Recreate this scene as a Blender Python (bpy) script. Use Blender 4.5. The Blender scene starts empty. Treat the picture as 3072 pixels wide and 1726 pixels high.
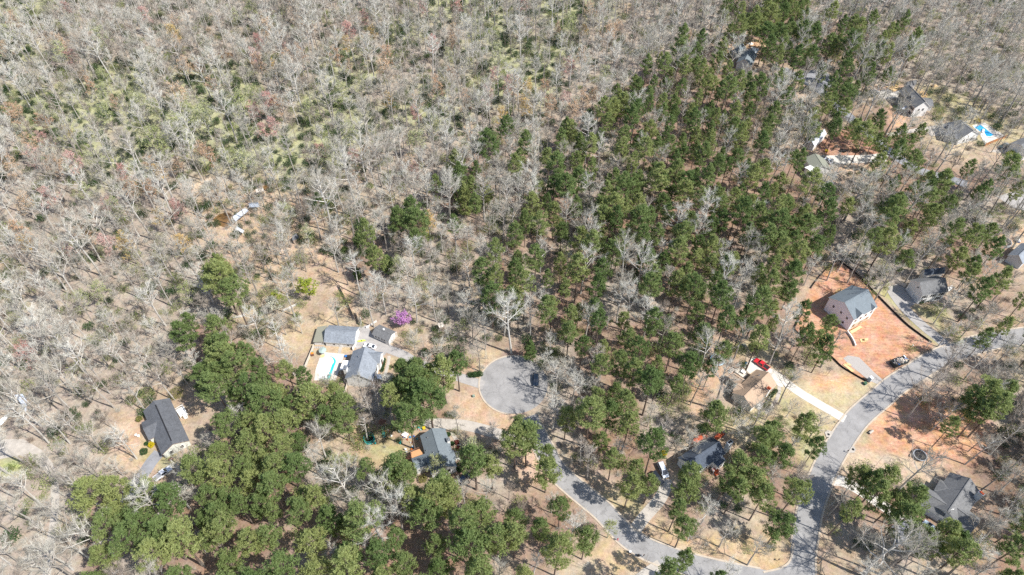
import bpy, math, random
import numpy as np
from mathutils import Vector, Matrix
from mathutils import noise as mnoise

# ------------------------------------------------------------------ camera, sky, sun, exposure
SC = bpy.context.scene
COL = SC.collection
CAM_H, PITCH, FPX = 200.0, math.radians(48.9), 2080.0      # drone height, tilt below the horizon, focal length in photo pixels
cd = bpy.data.cameras.new('camera'); cam = bpy.data.objects.new('camera', cd); COL.objects.link(cam)
cam.location = (0, 0, CAM_H); cam.rotation_euler = (math.pi/2 - PITCH, 0, 0)
cd.sensor_fit = 'HORIZONTAL'; cd.sensor_width = 36.0; cd.lens = 36.0*FPX/3072.0
cd.clip_start = 1.0; cd.clip_end = 9000.0
SC.camera = cam
SUN_EL, SUN_A = math.radians(52), math.radians(25)          # shadows run to (-cos25, sin25)
w = bpy.data.worlds.new('World'); SC.world = w; w.use_nodes = True
wn = w.node_tree.nodes; bg = wn['Background']
sky = wn.new('ShaderNodeTexSky'); sky.sky_type = 'NISHITA'; sky.sun_disc = False
sky.sun_elevation = SUN_EL; sky.sun_rotation = math.pi/2 + SUN_A; sky.altitude = 300
w.node_tree.links.new(sky.outputs[0], bg.inputs[0]); bg.inputs[1].default_value = 0.125
sd = bpy.data.lights.new('sun', 'SUN'); sd.energy = 4.5; sd.angle = math.radians(0.53); sd.color = (1, 0.97, 0.925)
sun = bpy.data.objects.new('sun', sd); COL.objects.link(sun); sun.location = (0, 0, 400)
to_sun = Vector((math.cos(SUN_A)*math.cos(SUN_EL), -math.sin(SUN_A)*math.cos(SUN_EL), math.sin(SUN_EL)))
sun.rotation_euler = to_sun.to_track_quat('Z', 'Y').to_euler()
SC.view_settings.view_transform = 'Standard'; SC.view_settings.look = 'None'
SC.view_settings.exposure = 0.72; SC.view_settings.gamma = 1.0
SC.cycles.max_bounces = 5; SC.cycles.diffuse_bounces = 3; SC.cycles.transmission_bounces = 3; SC.cycles.transparent_max_bounces = 6
SC.cycles.use_denoising = False

RNG = random.Random(7)
NR = np.random.default_rng(11)

# ------------------------------------------------------------------ surveying: photo pixel (3072 wide) -> ground point at height z
CP, SP = math.cos(PITCH), math.sin(PITCH)
def at(u, v, z=0.0):
    x = (u-1536.0)/FPX; y = (863.0-v)/FPX
    d = (x, CP + y*SP, -SP + y*CP)
    t = (z-CAM_H)/d[2]
    return Vector((d[0]*t, d[1]*t, z))
def pix(x, y, z=0.0):
    dz = z-CAM_H
    f = y*CP - dz*SP; up = y*SP + dz*CP
    return 1536.0 + FPX*x/f, 863.0 - FPX*up/f
def RG(ox, oy, s, pts):
    return [(ox+s*p[0], oy+s*p[1]) for p in pts]
S25 = 0.3981
def ground(pts, z=0.0):
    return [at(u, v, z) for u, v in pts]

# ------------------------------------------------------------------ materials
MATS = {}
def nodes_of(name):
    m = bpy.data.materials.new(name); m.use_nodes = True
    nt = m.node_tree; b = nt.nodes['Principled BSDF']
    b.inputs['Roughness'].default_value = 0.85
    b.inputs['Specular IOR Level'].default_value = 0.25
    return m, nt, b
def mat(name, col, rough=0.85, var=0.12, scale=1.5, metal=0.0, bump=0.0, spec=0.25, stretch=None, objvar=0.0):
    """plain paint / wood / stone: colour broken up by noise, a little bump"""
    if name in MATS: return MATS[name]
    m, nt, b = nodes_of(name); N, L = nt.nodes, nt.links
    b.inputs['Roughness'].default_value = rough; b.inputs['Metallic'].default_value = metal
    b.inputs['Specular IOR Level'].default_value = spec
    tc = N.new('ShaderNodeTexCoord'); mp = N.new('ShaderNodeMapping')
    if stretch: mp.inputs['Scale'].default_value = stretch
    L.new(tc.outputs['Object'], mp.inputs[0])
    nz = N.new('ShaderNodeTexNoise'); nz.inputs['Scale'].default_value = scale; nz.inputs['Detail'].default_value = 6
    nz.inputs['Roughness'].default_value = 0.65
    L.new(mp.outputs[0], nz.inputs['Vector'])
    mr = N.new('ShaderNodeMapRange'); mr.inputs[1].default_value = 0.25; mr.inputs[2].default_value = 0.75
    mr.inputs[3].default_value = 1-var; mr.inputs[4].default_value = 1+var
    L.new(nz.outputs[0], mr.inputs[0])
    last = mr.outputs[0]
    if objvar:
        oi = N.new('ShaderNodeObjectInfo'); m2 = N.new('ShaderNodeMapRange'); m2.inputs[3].default_value = 1-objvar; m2.inputs[4].default_value = 1+objvar
        L.new(oi.outputs['Random'], m2.inputs[0])
        mu = N.new('ShaderNodeMath'); mu.operation = 'MULTIPLY'; L.new(last, mu.inputs[0]); L.new(m2.outputs[0], mu.inputs[1]); last = mu.outputs[0]
    vm = N.new('ShaderNodeVectorMath'); vm.operation = 'SCALE'; vm.inputs[0].default_value = col[:3]
    L.new(last, vm.inputs['Scale']); L.new(vm.outputs[0], b.inputs['Base Color'])
    if bump:
        bp = N.new('ShaderNodeBump'); bp.inputs['Strength'].default_value = bump; bp.inputs['Distance'].default_value = 0.1
        L.new(nz.outputs[0], bp.inputs['Height']); L.new(bp.outputs[0], b.inputs['Normal'])
    MATS[name] = m; return m

def foliage(name, c1, c2, c3=None, trans=0.35, scale=0.5):
    """leaves / needles / twigs: colour runs between two or three tones by tree and by clump"""
    if name in MATS: return MATS[name]
    m, nt, b = nodes_of(name); N, L = nt.nodes, nt.links
    oi = N.new('ShaderNodeObjectInfo'); tc = N.new('ShaderNodeTexCoord')
    nz = N.new('ShaderNodeTexNoise'); nz.inputs['Scale'].default_value = scale; nz.inputs['Detail'].default_value = 3
    L.new(tc.outputs['Object'], nz.inputs['Vector'])
    a = N.new('ShaderNodeMath'); a.operation = 'MULTIPLY_ADD'; a.inputs[1].default_value = 0.9; a.inputs[2].default_value = -0.45
    L.new(nz.outputs[0], a.inputs[0])
    s = N.new('ShaderNodeMath'); s.operation = 'ADD'; L.new(a.outputs[0], s.inputs[0]); L.new(oi.outputs['Random'], s.inputs[1])
    cr = N.new('ShaderNodeValToRGB'); e = cr.color_ramp.elements
    e[0].position = 0.05; e[0].color = (*c1, 1); e[1].position = 0.95; e[1].color = (*(c3 or c2), 1)
    if c3: q = cr.color_ramp.elements.new(0.5); q.color = (*c2, 1)
    L.new(s.outputs[0], cr.inputs[0]); L.new(cr.outputs[0], b.inputs['Base Color'])
    b.inputs['Roughness'].default_value = 0.7
    if trans:
        tr = N.new('ShaderNodeBsdfTranslucent'); L.new(cr.outputs[0], tr.inputs[0])
        mx = N.new('ShaderNodeMixShader'); mx.inputs[0].default_value = trans
        L.new(b.outputs[0], mx.inputs[1]); L.new(tr.outputs[0], mx.inputs[2])
        L.new(mx.outputs[0], N['Material Output'].inputs[0])
    MATS[name] = m; return m

def shingles(name, col, var=0.28):
    """asphalt shingle: courses run across the slope, tabs vary in tone (pieces far below a pixel)"""
    if name in MATS: return MATS[name]
    m, nt, b = nodes_of(name); N, L = nt.nodes, nt.links
    b.inputs['Roughness'].default_value = 0.9
    tc = N.new('ShaderNodeTexCoord')
    n1 = N.new('ShaderNodeTexNoise'); n1.inputs['Scale'].default_value = 5.0; n1.inputs['Detail'].default_value = 4
    n2 = N.new('ShaderNodeTexNoise'); n2.inputs['Scale'].default_value = 0.5; n2.inputs['Detail'].default_value = 5
    vo = N.new('ShaderNodeTexVoronoi'); vo.inputs['Scale'].default_value = 2.6
    for q in (n1, n2, vo): L.new(tc.outputs['Object'], q.inputs['Vector'])
    a = N.new('ShaderNodeMath'); a.operation = 'ADD'; L.new(n1.outputs[0], a.inputs[0]); L.new(n2.outputs[0], a.inputs[1])
    sp = N.new('ShaderNodeSeparateColor'); L.new(vo.outputs['Color'], sp.inputs[0])
    a2 = N.new('ShaderNodeMath'); a2.operation = 'MULTIPLY_ADD'; a2.inputs[1].default_value = 0.5; L.new(sp.outputs[0], a2.inputs[0]); L.new(a.outputs[0], a2.inputs[2])
    mr = N.new('ShaderNodeMapRange'); mr.inputs[1].default_value = 0.7; mr.inputs[2].default_value = 1.8; mr.inputs[3].default_value = 1-var; mr.inputs[4].default_value = 1+var
    L.new(a2.outputs[0], mr.inputs[0])
    vm = N.new('ShaderNodeVectorMath'); vm.operation = 'SCALE'; vm.inputs[0].default_value = col
    L.new(mr.outputs[0], vm.inputs['Scale']); L.new(vm.outputs[0], b.inputs['Base Color'])
    MATS[name] = m; return m

def asphalt_mat(name, col):
    if name in MATS: return MATS[name]
    m, nt, b = nodes_of(name); N, L = nt.nodes, nt.links
    tc = N.new('ShaderNodeTexCoord')
    n1 = N.new('ShaderNodeTexNoise'); n1.inputs['Scale'].default_value = 0.22; n1.inputs['Detail'].default_value = 8; n1.inputs['Roughness'].default_value = 0.7
    n2 = N.new('ShaderNodeTexNoise'); n2.inputs['Scale'].default_value = 9; n2.inputs['Detail'].default_value = 3
    vo = N.new('ShaderNodeTexVoronoi'); vo.feature = 'DISTANCE_TO_EDGE'; vo.inputs['Scale'].default_value = 0.13
    wv = N.new('ShaderNodeTexNoise'); wv.inputs['Scale'].default_value = 0.6
    mixv = N.new('ShaderNodeVectorMath'); mixv.operation = 'ADD'
    L.new(tc.outputs['Object'], wv.inputs['Vector'])
    sc = N.new('ShaderNodeVectorMath'); sc.operation = 'SCALE'; sc.inputs['Scale'].default_value = 2.5; L.new(wv.outputs['Color'], sc.inputs[0])
    L.new(tc.outputs['Object'], mixv.inputs[0]); L.new(sc.outputs[0], mixv.inputs[1]); L.new(mixv.outputs[0], vo.inputs['Vector'])
    for q in (n1, n2): L.new(tc.outputs['Object'], q.inputs['Vector'])
    a = N.new('ShaderNodeMath'); a.operation = 'MULTIPLY_ADD'; a.inputs[1].default_value = 0.35; L.new(n2.outputs[0], a.inputs[0]); L.new(n1.outputs[0], a.inputs[2])
    mr = N.new('ShaderNodeMapRange'); mr.inputs[1].default_value = 0.4; mr.inputs[2].default_value = 0.95; mr.inputs[3].default_value = 0.68; mr.inputs[4].default_value = 1.26
    L.new(a.outputs[0], mr.inputs[0])
    ck = N.new('ShaderNodeMapRange'); ck.inputs[1].default_value = 0.0; ck.inputs[2].default_value = 0.014; ck.inputs[3].default_value = 0.72; ck.inputs[4].default_value = 1.0
    L.new(vo.outputs['Distance'], ck.inputs[0])
    mu = N.new('ShaderNodeMath'); mu.operation = 'MULTIPLY'; L.new(mr.outputs[0], mu.inputs[0]); L.new(ck.outputs[0], mu.inputs[1])
    vm = N.new('ShaderNodeVectorMath'); vm.operation = 'SCALE'; vm.inputs[0].default_value = col
    L.new(mu.outputs[0], vm.inputs['Scale']); L.new(vm.outputs[0], b.inputs['Base Color'])
    MATS[name] = m; return m

def water_mat(name, col, rough=0.06):
    m, nt, b = nodes_of(name)
    b.inputs['Base Color'].default_value = (*col, 1); b.inputs['Roughness'].default_value = rough
    b.inputs['Specular IOR Level'].default_value = 0.5
    nz = nt.nodes.new('ShaderNodeTexNoise'); nz.inputs['Scale'].default_value = 1.2
    bp = nt.nodes.new('ShaderNodeBump'); bp.inputs['Strength'].default_value = 0.08
    nt.links.new(nz.outputs[0], bp.inputs['Height']); nt.links.new(bp.outputs[0], b.inputs['Normal'])
    MATS[name] = m; return m

WHITE = mat('white_paint', (0.78, 0.77, 0.74), 0.6, 0.05)
SIDING = mat('siding_white', (0.72, 0.70, 0.67), 0.7, 0.06, 3, stretch=(0.3, 0.3, 6))
LILAC = mat('house_wrap', (0.84, 0.82, 0.90), 0.7, 0.03, 1.5)
CREAMW = mat('siding_cream', (0.66, 0.67, 0.60), 0.7, 0.08, 2)
GREYW = mat('siding_grey', (0.52, 0.54, 0.56), 0.7, 0.06, 2)
SH_GREY = shingles('shingle_grey', (0.215, 0.235, 0.26))
SH_BLUE = shingles('shingle_bluegrey', (0.155, 0.18, 0.195), 0.16)
SH_DARK = shingles('shingle_charcoal', (0.105, 0.11, 0.12))
SH_MID = shingles('shingle_weathered', (0.15, 0.15, 0.15))
SH_TAN = shingles('shingle_tan', (0.38, 0.275, 0.195), 0.14)
SH_NAVY = shingles('shingle_navy', (0.07, 0.085, 0.11))
METAL_TAN = mat('metal_tan', (0.30, 0.29, 0.22), 0.5, 0.05, 1, metal=0.2)
METAL_PALE = mat('metal_pale', (0.55, 0.58, 0.62), 0.45, 0.12, 1.5, metal=0.2)
GLASS = mat('window_glass', (0.03, 0.035, 0.045), 0.08, 0.1, spec=0.6)
WOOD = mat('wood_weathered', (0.36, 0.29, 0.23), 0.85, 0.2, 4)
WOODP = mat('wood_pale', (0.55, 0.49, 0.42), 0.85, 0.15, 4)
LUMBER = mat('lumber_new', (0.68, 0.47, 0.24), 0.8, 0.15, 3)
REDWOOD = mat('stain_red', (0.42, 0.085, 0.035), 0.7, 0.2, 3)
BROWNDECK = mat('deck_brown', (0.50, 0.27, 0.13), 0.8, 0.15, 3)
DKBROWN = mat('rail_brown', (0.17, 0.085, 0.06), 0.8, 0.15, 3)
BLACK = mat('black_fabric', (0.02, 0.02, 0.022), 0.8, 0.2, 3)
RUBBER = mat('rubber', (0.02, 0.02, 0.02), 0.9, 0.2, 3)
STEEL = mat('steel', (0.35, 0.36, 0.37), 0.4, 0.1, 3, metal=0.7)
ASPH = asphalt_mat('asphalt_aged', (0.275, 0.265, 0.255))
ASPH2 = asphalt_mat('asphalt_drive', (0.25, 0.25, 0.26))
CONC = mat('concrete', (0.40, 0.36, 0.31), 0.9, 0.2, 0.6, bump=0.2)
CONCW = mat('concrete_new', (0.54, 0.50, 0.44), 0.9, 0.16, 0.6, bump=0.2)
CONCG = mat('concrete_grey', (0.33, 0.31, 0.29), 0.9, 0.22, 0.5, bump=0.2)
KERB = mat('kerb_concrete', (0.44, 0.37, 0.29), 0.9, 0.2, 0.9)
GRAVEL = mat('gravel', (0.36, 0.33, 0.30), 0.95, 0.3, 5, bump=0.6)
GREENP = mat('plastic_green', (0.03, 0.30, 0.21), 0.4, 0.08, 2)
TEAL = mat('plastic_teal', (0.03, 0.36, 0.33), 0.4, 0.08, 2)
BLUEP = mat('plastic_blue', (0.04, 0.16, 0.42), 0.4, 0.08, 2)
YELP = mat('plastic_yellow', (0.75, 0.52, 0.03), 0.4, 0.08, 2)
LIMEP = mat('plastic_lime', (0.55, 0.72, 0.08), 0.4, 0.08, 2)
ORANGEP = mat('plastic_orange', (0.75, 0.22, 0.03), 0.4, 0.08, 2)
MUD = water_mat('muddy_water', (0.17, 0.095, 0.035), 0.1)
POOLW = water_mat('pool_water_blue', (0.03, 0.33, 0.62), 0.05)
TEALW = water_mat('pool_water_teal', (0.03, 0.46, 0.46), 0.05)
BARK_GREY = foliage('bark_grey', (0.25, 0.22, 0.19), (0.40, 0.37, 0.33), (0.52, 0.49, 0.44), 0.0, 0.3)
TWIG_GREY = foliage('twig_grey', (0.33, 0.30, 0.245), (0.43, 0.405, 0.34), (0.53, 0.51, 0.445), 0.0, 0.15)
TWIG_DARK = foliage('twig_brown', (0.25, 0.20, 0.16), (0.33, 0.28, 0.23), (0.40, 0.355, 0.30), 0.0, 0.15)
BARK_PINE = foliage('bark_pine', (0.11, 0.08, 0.065), (0.20, 0.155, 0.13), None, 0.0, 0.6)
NEEDLE = foliage('pine_needles', (0.155, 0.225, 0.075), (0.235, 0.295, 0.105), (0.34, 0.375, 0.14), 0.48, 0.3)
BUD_RED = foliage('buds_red', (0.55, 0.29, 0.25), (0.60, 0.38, 0.33), None, 0.3)
BUD_ORANGE = foliage('buds_orange', (0.54, 0.34, 0.21), (0.57, 0.41, 0.26), None, 0.3)
BUD_YELLOW = foliage('buds_yellow', (0.56, 0.42, 0.16), (0.60, 0.40, 0.13), None, 0.3)
BUD_PALE = foliage('buds_palegreen', (0.38, 0.42, 0.17), (0.46, 0.47, 0.24), None, 0.35)
BUD_LIME = foliage('leaves_lime', (0.36, 0.42, 0.05), (0.48, 0.52, 0.10), None, 0.4)
BUD_PURPLE = foliage('blossom_purple', (0.55, 0.24, 0.52), (0.66, 0.34, 0.64), None, 0.35)
BUD_WHITE = foliage('blossom_white', (0.55, 0.55, 0.42), (0.7, 0.68, 0.58), None, 0.35)
LEAF_BRUSH = foliage('brush_green', (0.17, 0.23, 0.055), (0.27, 0.33, 0.10), (0.36, 0.39, 0.16), 0.4, 0.4)
LEAF_DARK = foliage('leaf_dark', (0.035, 0.075, 0.025), (0.06, 0.11, 0.035), None, 0.25)
LEAF_FORS = foliage('forsythia', (0.62, 0.50, 0.02), (0.75, 0.62, 0.03), None, 0.35)
LEAF_OLIVE = foliage('leaf_olive', (0.20, 0.20, 0.06), (0.33, 0.29, 0.10), None, 0.35)

# ------------------------------------------------------------------ mesh helpers
class MB:
    def __init__(s): s.v = []; s.f = []; s.m = []
    def add(s, vs, fs, mi=0):
        o = len(s.v); s.v += [tuple(x) for x in vs]; s.f += [tuple(i+o for i in f) for f in fs]; s.m += [mi]*len(fs)
    def box(s, c, d, rz=0.0, mi=0, taper=1.0):
        """box of size d standing with its base centre at c"""
        x, y, z = d[0]/2, d[1]/2, d[2]; ca, sa = math.cos(rz), math.sin(rz); vs = []
        for zz, t in ((0, 1.0), (z, taper)):
            for px, py in ((-x, -y), (x, -y), (x, y), (-x, y)):
                px *= t; py *= t
                vs.append((c[0]+px*ca-py*sa, c[1]+px*sa+py*ca, c[2]+zz))
        s.add(vs, [(3,2,1,0),(4,5,6,7),(0,1,5,4),(1,2,6,5),(2,3,7,6),(3,0,4,7)], mi)
    def bar(s, p, q, wd, ht=None, mi=0):
        """square bar between two points"""
        p, q = Vector(p), Vector(q); d = (q-p)
        if d.length < 1e-6: return
        d.normalize(); up = Vector((0,0,1)) if abs(d.z) < 0.95 else Vector((1,0,0))
        a = d.cross(up).normalized()*wd/2; b = a.cross(d).normalized()*(ht or wd)/2
        s.add([p-a-b,p+a-b,p+a+b,p-a+b,q-a-b,q+a-b,q+a+b,q-a+b], [(3,2,1,0),(4,5,6,7),(0,1,5,4),(1,2,6,5),(2,3,7,6),(3,0,4,7)], mi)
    def tube(s, p, q, r0, r1, n=6, mi=0, cap=True):
        p, q = Vector(p), Vector(q); d = (q-p).normalized(); up = Vector((0,0,1)) if abs(d.z) < 0.95 else Vector((1,0,0))
        a = d.cross(up).normalized(); b = a.cross(d); vs = []
        for c, r in ((p, r0), (q, r1)):
            for i in range(n):
                t = 2*math.pi*i/n; vs.append(c + a*(math.cos(t)*r) + b*(math.sin(t)*r))
        fs = [(i, (i+1)%n, n+(i+1)%n, n+i) for i in range(n)]
        if cap: fs += [tuple(range(n))[::-1], tuple(range(n, 2*n))]
        s.add(vs, fs, mi)
    def prism(s, pts, z0, z1, mi=0):
        n = len(pts); vs = [(p[0], p[1], z0) for p in pts] + [(p[0], p[1], z1) for p in pts]
        ar = sum(pts[i][0]*pts[(i+1)%n][1]-pts[(i+1)%n][0]*pts[i][1] for i in range(n))
        idx = list(range(n)) if ar > 0 else list(range(n))[::-1]
        s.add(vs, [tuple(idx)[::-1], tuple(i+n for i in idx)] + [(idx[i], idx[(i+1)%n], idx[(i+1)%n]+n, idx[i]+n) for i in range(n)], mi)
    def mesh(s, name, mats):
        me = bpy.data.meshes.new(name); me.from_pydata(s.v, [], s.f)
        for m in (mats if isinstance(mats, (list, tuple)) else [mats]): me.materials.append(m)
        if any(s.m): me.polygons.foreach_set('material_index', s.m)
        me.update(); return me
def link(name, me, parent=None):
    o = bpy.data.objects.new(name, me); COL.objects.link(o)
    if parent is not None: o.parent = parent
    return o
def tag(o, label=None, cat=None, group=None, kind=None):
    if label: o['label'] = label
    if cat: o['category'] = cat
    if group: o['group'] = group
    if kind: o['kind'] = kind
    return o
def thing(name, label, cat, loc=(0,0,0), rz=0.0, group=None):
    o = link(name, None); o.location = loc; o.rotation_euler = (0, 0, rz); o.empty_display_size = 0.3
    return tag(o, label, cat, group)
def part(name, mb, mats, parent, smooth=False):
    me = mb.mesh(name, mats)
    if smooth: me.polygons.foreach_set('use_smooth', [True]*len(me.polygons))
    return link(name, me, parent)
def copy_tree(o, parent=None):
    c = o.copy(); COL.objects.link(c); c.parent = parent
    for ch in o.children: copy_tree(ch, c)
    return c
def inside(px, py, poly):
    r = False; n = len(poly); j = n-1
    for i in range(n):
        xi, yi = poly[i][0], poly[i][1]; xj, yj = poly[j][0], poly[j][1]
        if (yi > py) != (yj > py) and px < (xj-xi)*(py-yi)/(yj-yi)+xi: r = not r
        j = i
    return r
def np_inside(X, Y, poly):
    r = np.zeros(X.shape, bool); n = len(poly); j = n-1
    for i in range(n):
        xi, yi = poly[i][0], poly[i][1]; xj, yj = poly[j][0], poly[j][1]
        if yi != yj:
            r ^= ((yi > Y) != (yj > Y)) & (X < (xj-xi)*(Y-yi)/(yj-yi)+xi)
        j = i
    return r
def np_dist(X, Y, poly):
    d = np.full(X.shape, 1e9); n = len(poly)
    for i in range(n):
        x0, y0 = poly[i][0], poly[i][1]; x1, y1 = poly[(i+1)%n][0], poly[(i+1)%n][1]
        dx, dy = x1-x0, y1-y0; l2 = dx*dx+dy*dy+1e-9
        t = np.clip(((X-x0)*dx+(Y-y0)*dy)/l2, 0, 1)
        d = np.minimum(d, np.hypot(X-x0-t*dx, Y-y0-t*dy))
    return np.where(np_inside(X, Y, poly), -d, d)
def smooth_line(pts, n=6):
    """Catmull-Rom through ground points"""
    P = [Vector(p) for p in pts]; P = [P[0]*2-P[1]] + P + [P[-1]*2-P[-2]]; out = []
    for i in range(1, len(P)-2):
        for k in range(n):
            t = k/n; a, b, c, d = P[i-1], P[i], P[i+1], P[i+2]
            out.append(0.5*((2*b)+(c-a)*t+(2*a-5*b+4*c-d)*t*t+(3*b-a-3*c+d)*t**3))
    out.append(P[-2]); return out
def offset_line(line, d):
    out = []
    for i, p in enumerate(line):
        q = line[min(i+1, len(line)-1)]-line[max(i-1, 0)]; q.z = 0; q.normalize()
        out.append(Vector((p.x - q.y*d, p.y + q.x*d, p.z)))
    return out

# ------------------------------------------------------------------ what grows where (cells of 64 photo pixels, read from the photograph at canopy level)
# P pines  m pines among bare trees  B bare hardwoods  G bare hardwoods over green brush  s scattered saplings and brush  . open ground
MAP = """GGBBBBBBBBBBBBBBBBBBGGGGBGGGGBBBBBmmPPBBBBBBBBBB
BBBBBBBBBBBBBBBBBBGGBBGGBBGBBBBBBB.PPPmPmBmBBBBB
GGBBBBBBBBBBBBBGGBBBBGBGGGGBBBBBmm..mmmmmmBBBBBB
BBBBGGGBGGGGBBBGGGBBBBGGGGBBBBPmmPP...smBBBBBBBB
GGGGGGGBGGGGBBGGGBBGGBGGBGBBBPPmmPPmm.sPsB.sBBBB
GGGGGGGGGGGGBBGGGGGGGGBBBBBmPPmmPPmmssmsPP..s.sB
BGGGGBGGGGGGGGGGGBBBBBBmBBPmBPPPPPmmss..sPP.s...
BBBBGGGBBGGGGGGGBBBBBmmBmBmPBBPPPmPmmP...Pmm....
BBBBGBBBBssssGssBBBBBmPBBBmBmPBPPPPPPPs.smPPPPmm
BBBBBBBBBsssssmssssBmPBBmPPBPPPPPPPmPPPmBmPPBBBs
BBBBBBBBBs.ssssssBmPBBmBPmPmPPPPPPPPPPPBBPPmBBBs
BBBBBBBBBBssssssmPBBBmBmmmBmPBPPPPmBPPmBBBmmPPP.
sBBBBBBBBBPsss..mmBBBsmPBmPPBmPPPPmBPP.BBBBBPPP.
sBBBBBBBBBmsss...mBBsssPPBPPBBmPmBBsm...BBB...P.
BBBBBBBBBBBsss..sBBsBBssBPPPBBBmPPmPP.......BBmm
BBBBBBBBBPPss...s..sBBBsBmPPmPPmPPPmmP......BBmm
BBBBBBBBBPPP........sBBmPBBPPPPPsPs..mm....sB..s
BBBBBBBBsPPPPP....PPP....BBmmPPPs...s......BBmms
BBBBBBs...BPPPPPBBPP.....BBmPPBssB..m......BBPPB
BBBBB......PPPPPsBBPPs...BBPPPBBsmBmmm......BmBB
BBBBBB...BPPPPmsss...s.mPsBPPPBB...mPm.......BBs
BBBBBs...BPPPmBs.....mPB.PsmPPP..mmPPm.........s
BBBBBBB.BmPPPPBBBPm..PBB.....mP.PmPPPm..PPs....s
BBBBPPmPPPPPPPPBBBmPPmPBmPP....mmBBsP..mPPP...ss
BBsBPPPPPPPPmmPPPPPPPPPPPPPm...PmBBsP..BmPPP..mm
BBBBPmmPPPPPPmBPPPPPPPPPmPP......sBs...BBsmPPmmP
BBBBPBBPmPPPPPBmmPPPPPPsmmss..mP.m.....ssBBssmPP""".split('\n')
def cell(u, v):
    i = min(max(int(v//64), 0), 26); j = min(max(int(u//64), 0), 47)
    return MAP[i][j]

# ------------------------------------------------------------------ roads, drives and paths
BUILT = []          # world polygons nothing grows on
def block_out(poly): BUILT.append([(p[0], p[1]) for p in poly])
def sheet(name, pts, z0, z1, m, label, cat='ground', world=False, kind='structure'):
    """paved slab with real thickness, from ground points"""
    g = pts if world else ground(pts)
    mb = MB(); mb.prism(g, z0, z1)
    o = part(name, mb, m, None); tag(o, label, cat, None, kind); block_out(g); return o
def ribbon(name, line, hw, z0, z1, m, label, cat, parent=None, d=0.0, out=True):
    l, r = offset_line(line, d+hw), offset_line(line, d-hw); n = len(line); mb = MB()
    vs = [(p.x, p.y, z1) for p in l] + [(p.x, p.y, z1) for p in r] + [(p.x, p.y, z0) for p in l] + [(p.x, p.y, z0) for p in r]
    fs = []
    for i in range(n-1):
        fs += [(n+i, n+i+1, i+1, i), (i, i+1, 2*n+i+1, 2*n+i), (n+i+1, n+i, 3*n+i, 3*n+i+1)]
    fs += [(n, 0, 2*n, 3*n), (n-1, 2*n-1, 4*n-1, 3*n-1)]
    mb.add(vs, fs); o = part(name, mb, m, parent)
    if parent is None: tag(o, label, cat, None, 'structure')
    if out: block_out([(p.x, p.y) for p in l] + [(p.x, p.y) for p in r[::-1]])
    return o
ST1 = smooth_line(ground([(2395,1850),(2408,1726),(2408,1667),(2419,1594),(2432,1522),(2463,1437),(2487,1385),(2521,1327),(2563,1267),(2597,1232),(2642,1194),(2680,1160),(2734,1125),(2810,1078),(2881,1050),(2961,1026),(3072,1008),(3260,985)]))
ST2 = smooth_line(ground([(1585,1250),(1607,1301),(1631,1345),(1667,1409),(1711,1452),(1759,1492),(1807,1532),(1850,1578),(1886,1613),(1934,1644),(1994,1669),(2073,1695),(2153,1715),(2233,1732),(2310,1746),(2408,1760)]))
ribbon('street', ST1, 3.35, -0.3, 0.030, ASPH, 'curving grey asphalt street past the clay building lot', 'street')
ribbon('side_street', ST2, 3.1, -0.3, 0.034, ASPH, 'grey asphalt street leading down from the turning circle', 'street')
CDS = at(1541, 1153)
CDR = 11.6
circ = [(CDS.x+CDR*math.cos(2*math.pi*i/48), CDS.y+CDR*math.sin(2*math.pi*i/48)) for i in range(48)]
sheet('turning_circle', [Vector((*p, 0)) for p in circ], -0.3, 0.042, ASPH, 'round asphalt turning circle at the end of the street', 'street', True)
# corner fillet at the junction
sheet('street_corner', [(2304,1713),(2345,1703),(2368,1688),(2378,1660),(2384,1640),(2396,1640),(2400,1760),(2304,1760)], -0.3, 0.038, ASPH, 'flared asphalt corner where the two streets join', 'street')
# kerbs
def kerb(line, label):
    ribbon('kerb', line, 0.26, -0.3, 0.13, KERB, label, 'kerb', out=False)
i0 = 14
kerb(offset_line(ST1[i0:], 3.6), 'pale kerb along the outer edge of the curving street by the clay lot')
kerb(offset_line(ST1, -3.6), 'pale kerb along the curving street below the black trampoline')
kerb(offset_line(ST2[4:-8], 3.35), 'pale kerb along the side street on the driveway side')
kerb(offset_line(ST2[4:-16], -3.35), 'pale kerb along the side street on the wooded side')
ks = [Vector((CDS.x+(CDR+0.25)*math.cos(a), CDS.y+(CDR+0.25)*math.sin(a), 0)) for a in [math.radians(-28+i*5) for i in range(59)]]
kerb([p for p in ks], 'curved kerb ringing the turning circle')
kerb(smooth_line(ground([(2290,1717),(2340,1705),(2366,1688),(2376,1662),(2381,1630)]), 4), 'rounded kerb at the street corner')
# driveways
A = lambda pts: RG(768, 576, S25, pts)
def path_px(pts, hw, z, m, name, label, cat='driveway'):
    return ribbon(name, smooth_line(ground(pts), 5), hw, -0.25, z, m, label, cat)
path_px([(1092,978),(1098,1000),(1118,1025),(1160,1045),(1212,1066),(1256,1092),(1330,1116),(1395,1138),(1452,1156)], 1.75, 0.046, CONCG, 'driveway', 'weathered concrete driveway from the turning circle to the pool house')
sheet('parking_pad', RG(860,930,.197,[(1110,245),(1190,280),(1240,370),(1480,500),(1600,560),(1480,700),(1380,640),(1160,560),(1060,600),(1040,520)]), -0.2, 0.052, CONCG, 'weathered concrete parking pad between garage and cottage', 'parking pad')
path_px(RG(860,930,.197,[(1560,700),(1545,820),(1515,930),(1490,1040)]), 0.55, 0.03, CONC, 'walkway', 'narrow concrete walk in front of the pool house', 'walkway')
path_px(RG(860,930,.197,[(825,560),(800,660)]), 0.6, 0.03, CONC, 'walkway', 'short concrete walk from the garage to the pool deck', 'walkway')
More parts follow.
